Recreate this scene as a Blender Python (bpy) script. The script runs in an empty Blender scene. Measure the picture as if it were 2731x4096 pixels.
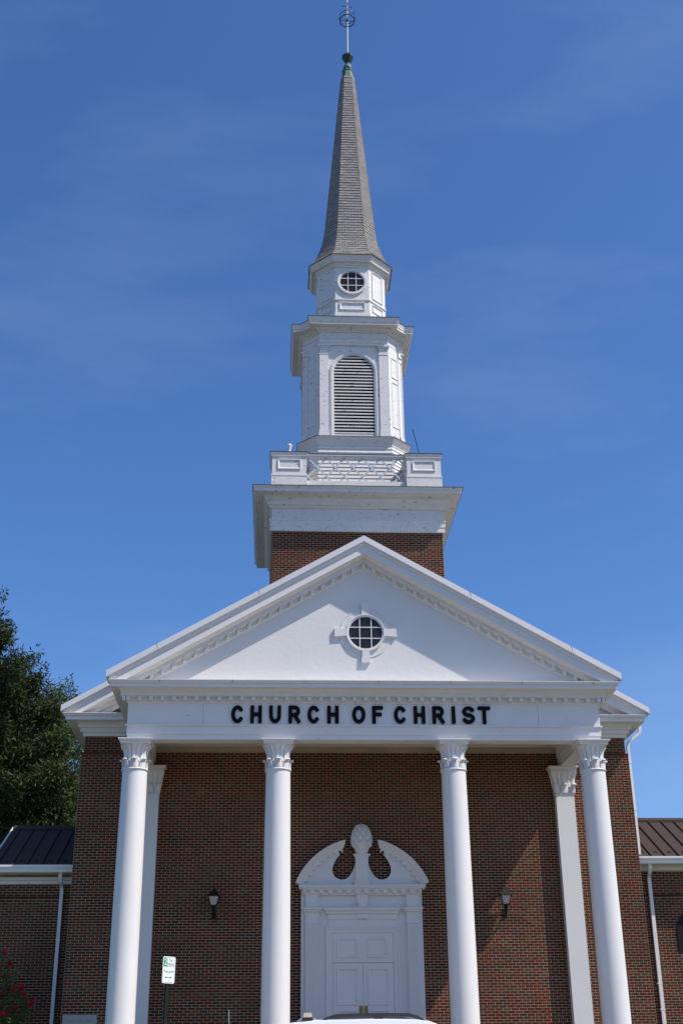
import bpy, bmesh, math, random
import numpy as np
from mathutils import Matrix, Vector
random.seed(7); rng = np.random.default_rng(7)
S = bpy.context.scene
COL = S.collection

# ------------------------------------------------------------------ camera
cam = bpy.data.cameras.new('camera'); cob = bpy.data.objects.new('camera', cam); COL.objects.link(cob)
P_, Y_, R_ = 0.4282, 0.0559, -0.0108
fwd = Vector((math.sin(Y_)*math.cos(P_), math.cos(Y_)*math.cos(P_), math.sin(P_)))
rt = Vector((math.cos(Y_), -math.sin(Y_), 0)); up = rt.cross(fwd)
rt2 = rt*math.cos(R_) + up*math.sin(R_); up2 = -rt*math.sin(R_) + up*math.cos(R_)
m = Matrix((rt2, up2, -fwd)).transposed().to_4x4(); m.translation = Vector((-2.264, 0, .9))
cob.matrix_world = m
cam.sensor_fit = 'VERTICAL'; cam.sensor_height = 36; cam.lens = 4921.2/4096*36
cam.clip_start = .1; cam.clip_end = 3000
S.camera = cob
# ------------------------------------------------------------------ world and sun
SUN = Vector((2.05, -1.0, 3.01)).normalized()
elev = math.asin(SUN.z); azim = math.atan2(SUN.x, SUN.y)
w = bpy.data.worlds.new('World'); S.world = w; w.use_nodes = True
nt = w.node_tree; nt.nodes.clear()
out = nt.nodes.new('ShaderNodeOutputWorld'); bg = nt.nodes.new('ShaderNodeBackground')
sky = nt.nodes.new('ShaderNodeTexSky'); sky.sky_type = 'NISHITA'; sky.sun_disc = False
sky.sun_elevation = elev; sky.sun_rotation = azim
sky.air_density = 1.0; sky.dust_density = .8; sky.ozone_density = 8.0; sky.altitude = 0
bg.inputs[1].default_value = .15
# thin cirrus veils
tc = nt.nodes.new('ShaderNodeTexCoord'); mp = nt.nodes.new('ShaderNodeMapping')
mp.inputs['Rotation'].default_value = (.3, .5, .4); mp.inputs['Scale'].default_value = (1.2, 3.2, 4.5)
nz = nt.nodes.new('ShaderNodeTexNoise'); nz.inputs['Scale'].default_value = 1.6; nz.inputs['Detail'].default_value = 7; nz.inputs['Roughness'].default_value = .55
cr = nt.nodes.new('ShaderNodeValToRGB'); cr.color_ramp.elements[0].position = .52; cr.color_ramp.elements[0].color = (0, 0, 0, 1)
cr.color_ramp.elements[1].position = .78; cr.color_ramp.elements[1].color = (.075, .075, .075, 1)
mx = nt.nodes.new('ShaderNodeMix'); mx.data_type = 'RGBA'
nt.links.new(tc.outputs['Generated'], mp.inputs[0]); nt.links.new(mp.outputs[0], nz.inputs['Vector'])
nt.links.new(nz.outputs['Fac'], cr.inputs[0]); nt.links.new(cr.outputs[0], mx.inputs[0])
hs = nt.nodes.new('ShaderNodeHueSaturation'); hs.inputs['Saturation'].default_value = 1.12; hs.inputs['Hue'].default_value = .5055
nt.links.new(sky.outputs[0], hs.inputs['Color']); nt.links.new(hs.outputs[0], mx.inputs[6]); mx.inputs[7].default_value = (6.0, 6.5, 7.2, 1)
nt.links.new(mx.outputs[2], bg.inputs[0]); nt.links.new(bg.outputs[0], out.inputs[0])
sl = bpy.data.lights.new('sun', 'SUN'); sl.energy = 5.0; sl.angle = math.radians(.53); sl.color = (1, .91, .80)
so = bpy.data.objects.new('sun', sl); COL.objects.link(so)
so.rotation_euler = (-SUN).to_track_quat('-Z', 'Y').to_euler(); so.location = SUN*80
S.view_settings.view_transform = 'Standard'; S.view_settings.look = 'None'
S.view_settings.exposure = 0.09; S.view_settings.gamma = 1.0; S.view_settings.use_curve_mapping = False

# ------------------------------------------------------------------ materials
def mat(name, rgb, rough=.6, var=.06, scale=3., bump=0., bscale=40., metal=0., spec=.5, dirt=None, island=0., ramp=None, trans=0., drift=0.):
    """base colour with large soft mottling, optional fine relief, sparse stains of their own shape and per-piece tint"""
    M = bpy.data.materials.new(name); M.use_nodes = True
    t = M.node_tree; b = t.nodes['Principled BSDF']
    b.inputs['Roughness'].default_value = rough; b.inputs['Metallic'].default_value = metal
    b.inputs['Specular IOR Level'].default_value = spec
    L = t.links.new
    g = t.nodes.new('ShaderNodeNewGeometry'); pos = g.outputs['Position']
    n = t.nodes.new('ShaderNodeTexNoise'); n.inputs['Scale'].default_value = scale; n.inputs['Detail'].default_value = 6
    L(pos, n.inputs['Vector'])
    hv = t.nodes.new('ShaderNodeHueSaturation')
    mr = t.nodes.new('ShaderNodeMapRange'); mr.inputs['To Min'].default_value = 1-var*2; mr.inputs['To Max'].default_value = 1+var*2
    L(n.outputs['Fac'], mr.inputs[0])
    col = None
    if ramp or island:
        oi = t.nodes.new('ShaderNodeObjectInfo')
        ad = t.nodes.new('ShaderNodeMath'); ad.operation = 'ADD'; L(g.outputs['Random Per Island'], ad.inputs[0]); L(oi.outputs['Random'], ad.inputs[1])
        fr = t.nodes.new('ShaderNodeMath'); fr.operation = 'FRACT'; L(ad.outputs[0], fr.inputs[0])
        rnd = fr.outputs[0]
    if ramp:
        c = t.nodes.new('ShaderNodeValToRGB'); c.color_ramp.interpolation = 'LINEAR'
        while len(c.color_ramp.elements) < len(ramp): c.color_ramp.elements.new(.5)
        for e, (p, q) in zip(c.color_ramp.elements, ramp): e.position = p; e.color = (*q, 1)
        L(rnd, c.inputs[0]); col = c.outputs[0]
    if island:
        m2 = t.nodes.new('ShaderNodeMapRange'); m2.inputs['To Min'].default_value = 1-island; m2.inputs['To Max'].default_value = 1+island
        L(rnd, m2.inputs[0]); mu = t.nodes.new('ShaderNodeMath'); mu.operation = 'MULTIPLY'
        L(mr.outputs[0], mu.inputs[0]); L(m2.outputs[0], mu.inputs[1]); val = mu.outputs[0]
    else: val = mr.outputs[0]
    if drift:
        dn_ = t.nodes.new('ShaderNodeTexNoise'); dn_.inputs['Scale'].default_value = .55; dn_.inputs['Detail'].default_value = 4; L(pos, dn_.inputs['Vector'])
        dr = t.nodes.new('ShaderNodeMapRange'); dr.inputs['From Min'].default_value = .3; dr.inputs['From Max'].default_value = .7; dr.inputs['To Min'].default_value = 1-drift; dr.inputs['To Max'].default_value = 1+drift
        L(dn_.outputs['Fac'], dr.inputs[0]); mu2 = t.nodes.new('ShaderNodeMath'); mu2.operation = 'MULTIPLY'; L(val, mu2.inputs[0]); L(dr.outputs[0], mu2.inputs[1]); val = mu2.outputs[0]
    if col is None: hv.inputs['Color'].default_value = (*rgb, 1)
    else: L(col, hv.inputs['Color'])
    L(val, hv.inputs['Value']); res = hv.outputs[0]
    if dirt:
        amt, dc, dscale = dirt
        mpn = t.nodes.new('ShaderNodeMapping'); mpn.inputs['Scale'].default_value = (dscale, dscale, dscale*2.4); L(pos, mpn.inputs[0])
        d = t.nodes.new('ShaderNodeTexNoise'); d.inputs['Scale'].default_value = 1; d.inputs['Detail'].default_value = 9; d.inputs['Roughness'].default_value = .68
        L(mpn.outputs[0], d.inputs['Vector'])
        r = t.nodes.new('ShaderNodeValToRGB'); r.color_ramp.elements[0].position = .62-amt; r.color_ramp.elements[1].position = .70-amt
        L(d.outputs['Fac'], r.inputs[0])
        mxx = t.nodes.new('ShaderNodeMix'); mxx.data_type = 'RGBA'; L(r.outputs[0], mxx.inputs[0]); L(res, mxx.inputs[6]); mxx.inputs[7].default_value = (*dc, 1)
        res = mxx.outputs[2]
    L(res, b.inputs['Base Color'])
    if bump:
        bn = t.nodes.new('ShaderNodeTexNoise'); bn.inputs['Scale'].default_value = bscale; bn.inputs['Detail'].default_value = 5; L(pos, bn.inputs['Vector'])
        bp = t.nodes.new('ShaderNodeBump'); bp.inputs['Strength'].default_value = bump; bp.inputs['Distance'].default_value = .02
        L(bn.outputs['Fac'], bp.inputs['Height']); L(bp.outputs[0], b.inputs['Normal'])
    if trans:
        tr = t.nodes.new('ShaderNodeBsdfTranslucent'); L(res, tr.inputs[0])
        ms = t.nodes.new('ShaderNodeMixShader'); ms.inputs[0].default_value = trans
        L(b.outputs[0], ms.inputs[1]); L(tr.outputs[0], ms.inputs[2]); L(ms.outputs[0], t.nodes['Material Output'].inputs[0])
    return M
BR = [(0, (.050, .030, .023)), (.20, (.056, .032, .023)), (.32, (.066, .022, .015)), (.45, (.100, .022, .013)), (.78, (.116, .028, .017)), (.88, (.080, .036, .021)), (.95, (.108, .060, .028)), (1, (.066, .036, .022))]
M = dict(
 brick=mat('brick_clay', None, .85, .09, 14, .05, 90, ramp=BR, spec=.0, drift=.16),
 mortar=mat('mortar', (.42, .34, .24), .95, .08, 4, .05, 120, spec=.0, drift=.16),
 white=mat('white_paint', (.69, .685, .675), .45, .025, 1.3, .05, 30, dirt=(-.065, (.52, .50, .46), 3.)),
 trim=mat('white_trim', (.70, .69, .675), .5, .025, 2., .06, 25, dirt=(-.02, (.42, .40, .36), 3.)),
 old=mat('weathered_white', (.69, .685, .67), .65, .04, 2.5, .14, 22, dirt=(.035, (.33, .305, .27), 6.)),
 bar=mat('blue_grey_paint', (.50, .515, .54), .7, .06, 4, .1, 20),  # lattice bars: even blue-grey, darker than the white rails
 stucco=mat('white_stucco', (.69, .685, .675), .8, .02, 1.1, .22, 7),
 cap=mat('grey_metal_cap', (.66, .65, .66), .45, .04, 1.5, 0, metal=.1, dirt=(-.05, (.5, .48, .46), 2.)),
 shingle=mat('grey_shingle', (.266, .258, .248), .95, .06, 8, .4, 150, island=.14, spec=.2),
 under=mat('shingle_underlay', (.05, .045, .042), .9, .05),
 copper=mat('copper_patina', (.075, .165, .135), .65, .15, 9, .2, 40, dirt=(.06, (.07, .055, .045), 7)),
 iron=mat('dark_bronze', (.035, .05, .048), .5, .1, 9, metal=.4),
 rod=mat('pale_verdigris', (.40, .48, .43), .5, .08, 9),
 flash=mat('dark_flashing', (.07, .062, .055), .7, .1),
 roof=mat('brown_metal_roof', (.060, .044, .037), .65, .05, 2, spec=.1),
 seam=mat('brown_metal_seam', (.040, .030, .026), .65, .05, 2, spec=.1),
 roofdark=mat('roof_shingle_dark', (.12, .11, .10), .9, .08),
 gutter=mat('white_metal', (.73, .73, .73), .35, .02, 2),
 black=mat('black_letter', (.008, .008, .009), .6, .05, spec=.08),
 blackmetal=mat('black_metal', (.014, .013, .012), .55, .1, 20, spec=.15),
 glass=mat('dark_glass', (.022, .022, .022), .12, .35, 5, .12, 3, spec=.35),
 lampglass=mat('frosted_lamp_glass', (.44, .38, .39), .35, .03),
 brass=mat('brass', (.26, .17, .06), .35, .1, 20, metal=.8),
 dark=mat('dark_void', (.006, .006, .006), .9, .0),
 stone=mat('limestone', (.40, .39, .37), .8, .05, 8, .3, 60),
 carve=mat('carved_shadow_stone', (.27, .265, .255), .85, .05, 8),
 concrete=mat('concrete', (.36, .31, .24), .9, .07, 1.2, .3, 30),
 asphalt=mat('sun_bleached_asphalt', (.085, .083, .08), .9, .1, 2, .5, 60),
 grass=mat('lawn_grass', (.055, .09, .025), .95, .25, 3, .8, 50),
 pale=mat('pale_paving', (.085, .075, .055), .95, .12, .5, .3, 20),
 paver=mat('dark_brick_paving', (.16, .105, .08), .9, .1, 3),
 line=mat('road_paint', (.75, .74, .70), .7, .05),
 leaf=mat('oak_leaf', (.040, .058, .016), .6, .3, .35, island=.5, trans=.2, spec=.2),
 leaf2=mat('yellow_green_leaf', (.075, .105, .026), .5, .2, .4, island=.4, trans=.35, spec=.2),
 leaf3=mat('myrtle_leaf', (.075, .11, .035), .45, .2, 2, island=.4, trans=.3),
 bloom=mat('red_blossom', (.55, .018, .04), .6, .1, 5, island=.35, trans=.3),
 bark=mat('bark', (.09, .07, .055), .95, .15, 5, .6, 20),
 car=mat('white_car_paint', (.80, .81, .82), .18, .0, 1),
 plastic=mat('black_plastic', (.028, .027, .027), .5, .1, 9),
 rubber=mat('tyre_rubber', (.02, .02, .02), .9, .05),
 alloy=mat('alloy', (.5, .5, .5), .3, .03, metal=.9),
 lens=mat('beacon_lens', (.50, .44, .34), .25, .15, 30),
 redlens=mat('red_lens', (.35, .01, .01), .2, .05),
 signw=mat('sign_white', (.78, .79, .77), .4, .02, 3),
 signg=mat('sign_green', (.01, .25, .13), .4, .02, 3),
)

# ------------------------------------------------------------------ mesh helpers
WL = {}      # world location of every object
class MB:
    def __init__(s): s.v = []; s.f = []
    def face(s, pts):
        k = len(s.v); s.v += [tuple(p) for p in pts]; s.f.append(tuple(range(k, k+len(pts))))
    def grid(s, rows, closed=False):
        k = len(s.v); n = len(rows[0])
        for r in rows: s.v += [tuple(p) for p in r]
        for i in range(len(rows)-1):
            for j in range(n if closed else n-1):
                a = k+i*n+j; b = k+i*n+(j+1) % n
                s.f.append((a, b, b+n, a+n))
        return k
    def box(s, x0, x1, y0, y1, z0, z1):
        k = len(s.v)
        s.v += [(x0, y0, z0), (x1, y0, z0), (x1, y1, z0), (x0, y1, z0), (x0, y0, z1), (x1, y0, z1), (x1, y1, z1), (x0, y1, z1)]
        for q in ((0, 1, 5, 4), (1, 2, 6, 5), (2, 3, 7, 6), (3, 0, 4, 7), (4, 5, 6, 7), (3, 2, 1, 0)): s.f.append(tuple(k+i for i in q))
        return s
    def prism(s, pts, vec):
        n = len(pts); k = len(s.v); s.v += [tuple(p) for p in pts] + [tuple(Vector(p)+Vector(vec)) for p in pts]
        s.f.append(tuple(range(k, k+n))); s.f.append(tuple(range(k+2*n-1, k+n-1, -1)))
        for i in range(n): j = (i+1) % n; s.f.append((k+i, k+n+i, k+n+j, k+j))
        return s
    def xz(s, pts, y0, y1):      # polygon in the facade plane, extruded in depth
        return s.prism([(x, y0, z) for x, z in pts], (0, y1-y0, 0))
    def sweep(s, plan, prof, closed, cap=False):
        rows = []
        for o, z in prof: rows.append([(x, y, z) for x, y in offset(plan, o, closed)])
        s.grid(rows, closed)
        if closed and cap:
            s.face(rows[-1]); s.face(rows[0][::-1])
        if not closed:
            for e in (0, -1): s.face([r[e] for r in rows])
        return s
    def lathe(s, cx, cy, prof, n=32, ph=0., cap=True):
        rows = [[(cx+r*math.cos(ph+2*math.pi*i/n), cy+r*math.sin(ph+2*math.pi*i/n), z) for i in range(n)] for r, z in prof]
        s.grid(rows, True)
        if cap: s.face(rows[-1]); s.face(rows[0][::-1])
        return s
    def tube(s, path, r, n=8, cap=True):
        path = [Vector(p) for p in path]; rows = []
        rs = r if isinstance(r, (list, tuple)) else [r]*len(path)
        prev = None
        for i, p in enumerate(path):
            d = (path[min(i+1, len(path)-1)]-path[max(i-1, 0)]).normalized()
            a = prev if prev is not None else (Vector((0, 0, 1)) if abs(d.z) < .9 else Vector((1, 0, 0)))
            u = (a-d*a.dot(d)).normalized(); prev = u; v = d.cross(u)
            rows.append([p+(u*math.cos(2*math.pi*j/n)+v*math.sin(2*math.pi*j/n))*rs[i] for j in range(n)])
        s.grid(rows, True)
        if cap: s.face(rows[-1]); s.face(rows[0][::-1])
        return s
    def ball(s, c, rx, ry, rz, n=10, k=6):
        rows = [[(c[0]+rx*math.sin(math.pi*i/k)*math.cos(2*math.pi*j/n), c[1]+ry*math.sin(math.pi*i/k)*math.sin(2*math.pi*j/n), c[2]+rz*math.cos(math.pi*i/k)) for j in range(n)] for i in range(k+1)]
        s.grid(rows, True); return s
    def ring(s, c, r0, r1, y0, y1, n=48, a0=0., a1=2*math.pi):   # flat ring standing in the facade plane
        full = abs(a1-a0-2*math.pi) < 1e-6; N = n if full else n+1
        A = [a0+(a1-a0)*i/n for i in range(N)]
        P = lambda r, y: [(c[0]+r*math.sin(a), y, c[1]+r*math.cos(a)) for a in A]
        rows = [P(r0, y1), P(r0, y0), P(r1, y0), P(r1, y1), P(r0, y1)]
        s.grid(rows, full)
        if not full:
            for e in (0, -1): s.face([r[e] for r in rows[:4]])
        return s
    def build(s, name, m_, parent=None, smooth=False, kind=None, label=None, cut=None, at=None, merge=True, norm=True, bevel=0):
        me = bpy.data.meshes.new(name)
        V = np.array(s.v, float)
        if at is None:
            lo, hi = V.min(0), V.max(0); at = ((lo[0]+hi[0])/2, (lo[1]+hi[1])/2, lo[2])
        at = Vector(at)
        me.from_pydata((V-np.array(at)).tolist(), [], s.f)
        b = bmesh.new(); b.from_mesh(me)
        if merge: bmesh.ops.remove_doubles(b, verts=b.verts, dist=1e-5)
        if cut:
            co, no = cut
            bmesh.ops.bisect_plane(b, geom=b.verts[:]+b.edges[:]+b.faces[:], plane_co=Vector(co)-at, plane_no=Vector(no), clear_inner=True)
        if norm: bmesh.ops.recalc_face_normals(b, faces=b.faces)
        if smooth:
            for f in b.faces: f.smooth = True
            for e in b.edges:
                if len(e.link_faces) == 2 and e.calc_face_angle(0) > math.radians(38): e.smooth = False
        b.to_mesh(me); b.free()
        me.materials.append(M[m_])
        o = bpy.data.objects.new(name, me)
        place(o, at, parent)
        if bevel:
            bv = o.modifiers.new('bevel', 'BEVEL'); bv.width = bevel; bv.segments = 3; bv.limit_method = 'ANGLE'; bv.angle_limit = math.radians(35)
        if kind: o['kind'] = kind
        if label: o['label'] = label
        return o
def place(o, at, parent=None):
    COL.objects.link(o); at = Vector(at); WL[o.name] = at.copy()
    if parent: o.parent = parent; o.location = at-WL[parent.name]
    else: o.location = at
def dup(o, at, parent):
    c = o.copy(); place(c, at, parent)
    for k in ('label', 'kind'):
        pass
    return c
def dup_tree(o, delta, parent):
    c = dup(o, WL[o.name]+Vector(delta), parent)
    for ch in [x for x in o.children]: dup(ch, WL[ch.name]+Vector(delta), c)
    return c
def offset(plan, o, closed):
    n = len(plan); r = []
    for i in range(n):
        p = Vector(plan[i]);
        a = Vector(plan[i-1]) if (closed or i > 0) else None; b = Vector(plan[(i+1) % n]) if (closed or i < n-1) else None
        ns = []
        if a is not None: d = (p-a).normalized(); ns.append(Vector((d.y, -d.x)))
        if b is not None: d = (b-p).normalized(); ns.append(Vector((d.y, -d.x)))
        if len(ns) == 1: q = p+ns[0]*o
        else: q = p+(ns[0]+ns[1])*(o/(1+ns[0].dot(ns[1])))
        r.append((q.x, q.y))
    return r
def thing(name, at, label, cat, group=None):
    o = bpy.data.objects.new(name, None); o.empty_display_size = .3; place(o, at)
    o['label'] = label; o['category'] = cat
    if group: o['group'] = group
    return o
def part_empty(name, at, parent):
    o = bpy.data.objects.new(name, None); o.empty_display_size = .2; place(o, at, parent); return o
def tagged(o, label, cat, group=None):
    o['label'] = label; o['category'] = cat
    if group: o['group'] = group
    return o
def struct(o): o['kind'] = 'structure'; return o
def text_mesh(txt, size, width=None):
    c = bpy.data.curves.new('t', 'FONT'); c.body = txt; c.size = size; c.align_x = 'CENTER'; c.align_y = 'CENTER'; c.resolution_u = 3
    o = bpy.data.objects.new('t', c); COL.objects.link(o); dg = bpy.context.evaluated_depsgraph_get()
    me = bpy.data.meshes.new_from_object(o.evaluated_get(dg))
    v = [tuple(x.co) for x in me.vertices]; f = [tuple(p.vertices) for p in me.polygons]
    bpy.data.objects.remove(o); bpy.data.meshes.remove(me); bpy.data.curves.remove(c)
    if width and v:
        x0 = min(p[0] for p in v); x1 = max(p[0] for p in v); k = width/(x1-x0); v = [(p[0]*k, p[1], p[2]) for p in v]
    return v, f

# ------------------------------------------------------------------ ground
g = MB(); xs = [-300, -60, -30, -14, 0, 14, 30, 60, 300]
def gz(y): return -.72 if y < 6 else (-.72+.70*min(1, (y-6)/9.) if y < 15 else -.02)
ys = [-200, 0, 6, 8, 10, 12, 15, 18, 25, 33, 60, 120, 400, 1200]
g.grid([[(x, y, gz(y)) for x in xs] for y in ys]); struct(g.build('ground', 'pale'))
struct(MB().box(-120, 120, 16.4, 22.9, -.3, -.004).build('street', 'asphalt'))
struct(MB().box(-120, 120, 22.9, 23.06, -.3, .13).build('kerb', 'concrete'))
struct(MB().box(-120, 120, 23.06, 25.2, -.3, .126).build('pavement', 'concrete'))
struct(MB().box(-120, 120, 16.24, 16.4, -.3, .10).build('kerb', 'concrete'))
struct(MB().box(-40, -6.6, 25.2, 34.8, -.3, .10).build('lawn', 'grass')); struct(MB().box(6.6, 40, 25.2, 34.8, -.3, .10).build('lawn', 'grass'))
struct(MB().box(-6.5, 6.5, 25.2, 29.7, -.3, .13).build('church_path', 'concrete'))
q = MB(); q.grid([[(-120, 19.6, .002), (120, 19.6, .002)], [(-120, 19.72, .002), (120, 19.72, .002)]]); struct(q.build('road_marking', 'line'))

# ------------------------------------------------------------------ the church
CH = thing('church', (0, 33.6, 0), 'red brick church with white columned portico, lettered frieze and tall shingled steeple', 'church')
DW = 33.643                      # face of the front wall
FL = 1.40                        # portico floor
TA = (.10, 36.195)               # tower axis
BL, BH = .2032, .06773           # brick gauge
BT = .0022                        # brick face proud of the mortar
def brick_cells(x0, x1, z0, z1, hole=None, rowlock=()):
    cells = []; nz = int(round((z1-z0)/BH))
    for r in range(nz):
        za = z0+r*BH+.006; zb = z0+(r+1)*BH-.006
        L = BL/2 if r in rowlock else BL
        x = x0-(L/2 if r % 2 else 0)
        while x < x1-.02:
            a = max(x, x0)+.006; b = min(x+L, x1)-.006
            if b-a > .03 and not (hole and hole(a, b, za, zb)): cells.append((a, b, za, zb))
            x += L
    return cells
def brick_mesh(cells, tf, name, parent, depth=BT):
    """all remaining bricks of one wall in one mesh; tf maps (u, out, z) to the world"""
    q = MB()
    for a, b, za, zb in cells:
        d = depth+random.uniform(-.0007, .0007)
        k = len(q.v)
        q.v += [tf(a, -.003, za), tf(b, -.003, za), tf(b, -.003, zb), tf(a, -.003, zb), tf(a, d, za), tf(b, d, za), tf(b, d, zb), tf(a, d, zb)]
        for f in ((4, 5, 6, 7), (0, 1, 5, 4), (1, 2, 6, 5), (2, 3, 7, 6), (3, 0, 4, 7)): q.f.append(tuple(k+i for i in f))
    return q.build(name, 'brick', parent, kind='stuff', merge=False)

# --- front wall
fw = MB(); fw.xz([(-7.56, 0), (7.56, 0), (7.56, 8.965), (7.49, 8.965), (7.49, 10.3), (0, 14.5), (-7.49, 10.3), (-7.49, 8.965), (-7.56, 8.965)], DW, DW+.35)
WALL = fw.build('front_wall', 'mortar', CH)
def door_hole(a, b, za, zb): return (a > -1.56 and b < 1.62 and zb < 5.25) or (a > -7.53 and b < -6.6 and zb < 2.30 and za > 1.55)
cells = brick_cells(-7.56, 7.56, .02, 8.965, door_hole)
big = [c for c in cells if abs(c[1]-c[0]-BL+.012) < 1e-4 and -5.28 < c[0] and c[1] < -2.52 and c[2] > 1.95][:300]
bs = set(big); rest = [c for c in cells if c not in bs]
front = lambda u, o, z: (u, DW-o, z)
brick_mesh(rest, front, 'brickwork', WALL)
base = None
for a, b, za, zb in big:
    at = ((a+b)/2, DW, za)
    if base is None:
        q = MB(); q.box(a, b, DW-BT, DW+.002, za, zb); base = q.build('brick', 'brick', WALL, at=at)
    else: dup(base, (at[0], at[1]+random.uniform(-.0007, .0007), at[2]), WALL)
def gable_hole(a, b, za, zb): return zb > 14.42-.577*max(abs(a), abs(b))
brick_mesh(brick_cells(-7.49, 7.49, 8.965, 10.4, lambda a, b, za, zb: gable_hole(a, b, za, zb) or (b < 5.9 and a > -5.9)), front, 'brickwork', WALL, .005)
brick_mesh(brick_cells(-7.565, 7.565, 8.965-BH, 8.965, lambda a, b, za, zb: b < 6. and a > -6., rowlock=(0,)), front, 'rowlock_course', WALL, .022)
# main body behind the front wall
mb = MB(); mb.box(-7.55, -7.2, DW+.352, 56, 0, 9.5); mb.box(7.2, 7.55, DW+.352, 56, 0, 9.5); mb.box(-7.55, 7.55, 56, 56.3, 0, 9.5)
SIDE = mb.build('side_wall', 'mortar', CH)
brick_mesh(brick_cells(DW+.36, 56, .02, 9.42), lambda u, o, z: (-7.55-o, u, z), 'brickwork', SIDE)
brick_mesh(brick_cells(DW+.36, 56, .02, 9.42), lambda u, o, z: (7.55+o, u, z), 'brickwork', SIDE)
# --- main cornice and raking cornice of the nave
MPL = [(-7.49, 56.2), (-7.49, DW+.02), (7.49, DW+.02), (7.49, 56.2)]
MB().sweep(MPL, [(-.05, 9.40), (.06, 9.40), (.06, 9.50), (.13, 9.505), (.13, 9.61), (.19, 9.615), (.19, 9.72), (.24, 9.75), (.50, 9.75), (.50, 9.845), (.53, 9.85), (.575, 9.915), (.575, 9.93), (-.05, 9.99)], False).build('nave_cornice', 'trim', CH)
def rake(prof, hx, ztop, y0, zcut, name, m_, parent):
    q = MB(); sl_ = .577
    rows = [[(x, y0-o, ztop-sl_*abs(x)+dz) for x in (-hx, 0, hx)] for o, dz in prof]
    rows.append(rows[0]); q.grid(rows)
    q.face([r[0] for r in rows[:-1]]); q.face([r[2] for r in rows[:-1]])
    return q.build(name, m_, parent, cut=((0, 0, zcut), (0, 0, 1)))
RK = [(-.05, -.19), (.455, -.19), (.435, -.262), (.415, -.265), (.415, -.475), (.24, -.475), (.20, -.51), (.185, -.515), (.185, -.628), (.035, -.63), (.035, -.745), (.03, -.752), (.012, -.785), (-.05, -.785)]
CAP = [(-.05, .012), (.50, 0), (.505, -.165), (.475, -.175), (.475, -.189), (-.05, -.189)]
rake([(o*1.14, d) for o, d in RK], 8.05, 14.81, DW, 9.945, 'nave_raking_cornice', 'trim', CH)
rake([(o*1.16, d) for o, d in CAP], 8.12, 14.81, DW, 9.94, 'nave_rake_cap', 'cap', CH)
# roofs
def gable_roof(name, hx, zt, y0, y1):
    q = MB(); q.prism([(-hx, y0, zt-.577*hx-.03), (0, y0, zt-.03), (hx, y0, zt-.577*hx-.03), (hx, y0, zt-.577*hx-.11), (0, y0, zt-.11), (-hx, y0, zt-.577*hx-.11)], (0, y1-y0, 0)); return q.build(name, 'roofdark', CH)
gable_roof('nave_roof', 8.0, 14.80, DW-.53, 56.2)
gable_roof('portico_roof', 6.46, 13.905, 29.99, DW-.55)
# --- portico floor and steps
MB().box(-6.4, 6.4, 29.75, DW, 0, FL).build('portico_floor', 'paver', CH)
for k in range(8): MB().box(-4.2, 4.2, 29.75-.32*(8-k), 29.748, 0, FL*(k+.0)/8+.02).build('step', 'concrete', CH) if k else None
MB().box(-5.55, 5.55, 30.9, DW-.001, 9.13, 9.2).build('portico_ceiling', 'white', CH)
# --- portico entablature
EPL = [(-5.985, DW-.002), (-5.985, 30.44), (5.985, 30.44), (5.985, DW-.002)]
ENT = MB().sweep(EPL, [(-.46, 9.14), (-.46, 8.80), (-.445, 8.79), (-.445, 8.66), (-.43, 8.65), (-.43, 8.53), (-.02, 8.53), (-.02, 8.645), (0, 8.652), (0, 8.862), (.045, 8.868), (.045, 8.898), (.0, 8.905), (0, 9.44), (.02, 9.447), (.03, 9.478), (.035, 9.485), (.035, 9.598), (.185, 9.60), (.185, 9.715), (.235, 9.762), (.42, 9.762), (.42, 9.85), (.445, 9.855), (.475, 9.915), (.485, 9.918), (.485, 9.934), (.0, 9.955)], False).build('entablature', 'trim', CH)
for xj in (-4.1, -1.35, 1.6, 4.4):
    MB().box(xj-.003, xj+.003, 30.44-.001-.0005, 30.5, 8.91, 9.435).build('board_joint', 'flash', ENT)
for k in range(-3, 4):
    xj = k*1.83+.3; MB().box(xj-.0025, xj+.0025, 30.44-.4865, 30.0, 9.858, 9.9335).build('board_joint', 'flash', ENT)
dn = None
for k in range(-21, 22):
    at = (k*.2845, 30.37, 9.492)
    if dn is None: dn = MB().box(at[0]-.047, at[0]+.047, 30.44-.155, 30.44-.03, 9.492, 9.596).build('dentil', 'trim', ENT); off = WL[dn.name]-Vector(at)
    else: dup(dn, Vector(at)+off, ENT)
MB().box(-6.13, -6.05, 30.285, 30.44-.03, 9.492, 9.596).build('dentil', 'trim', ENT); MB().box(6.05, 6.13, 30.285, 30.44-.03, 9.492, 9.596).build('dentil', 'trim', ENT)
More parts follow.
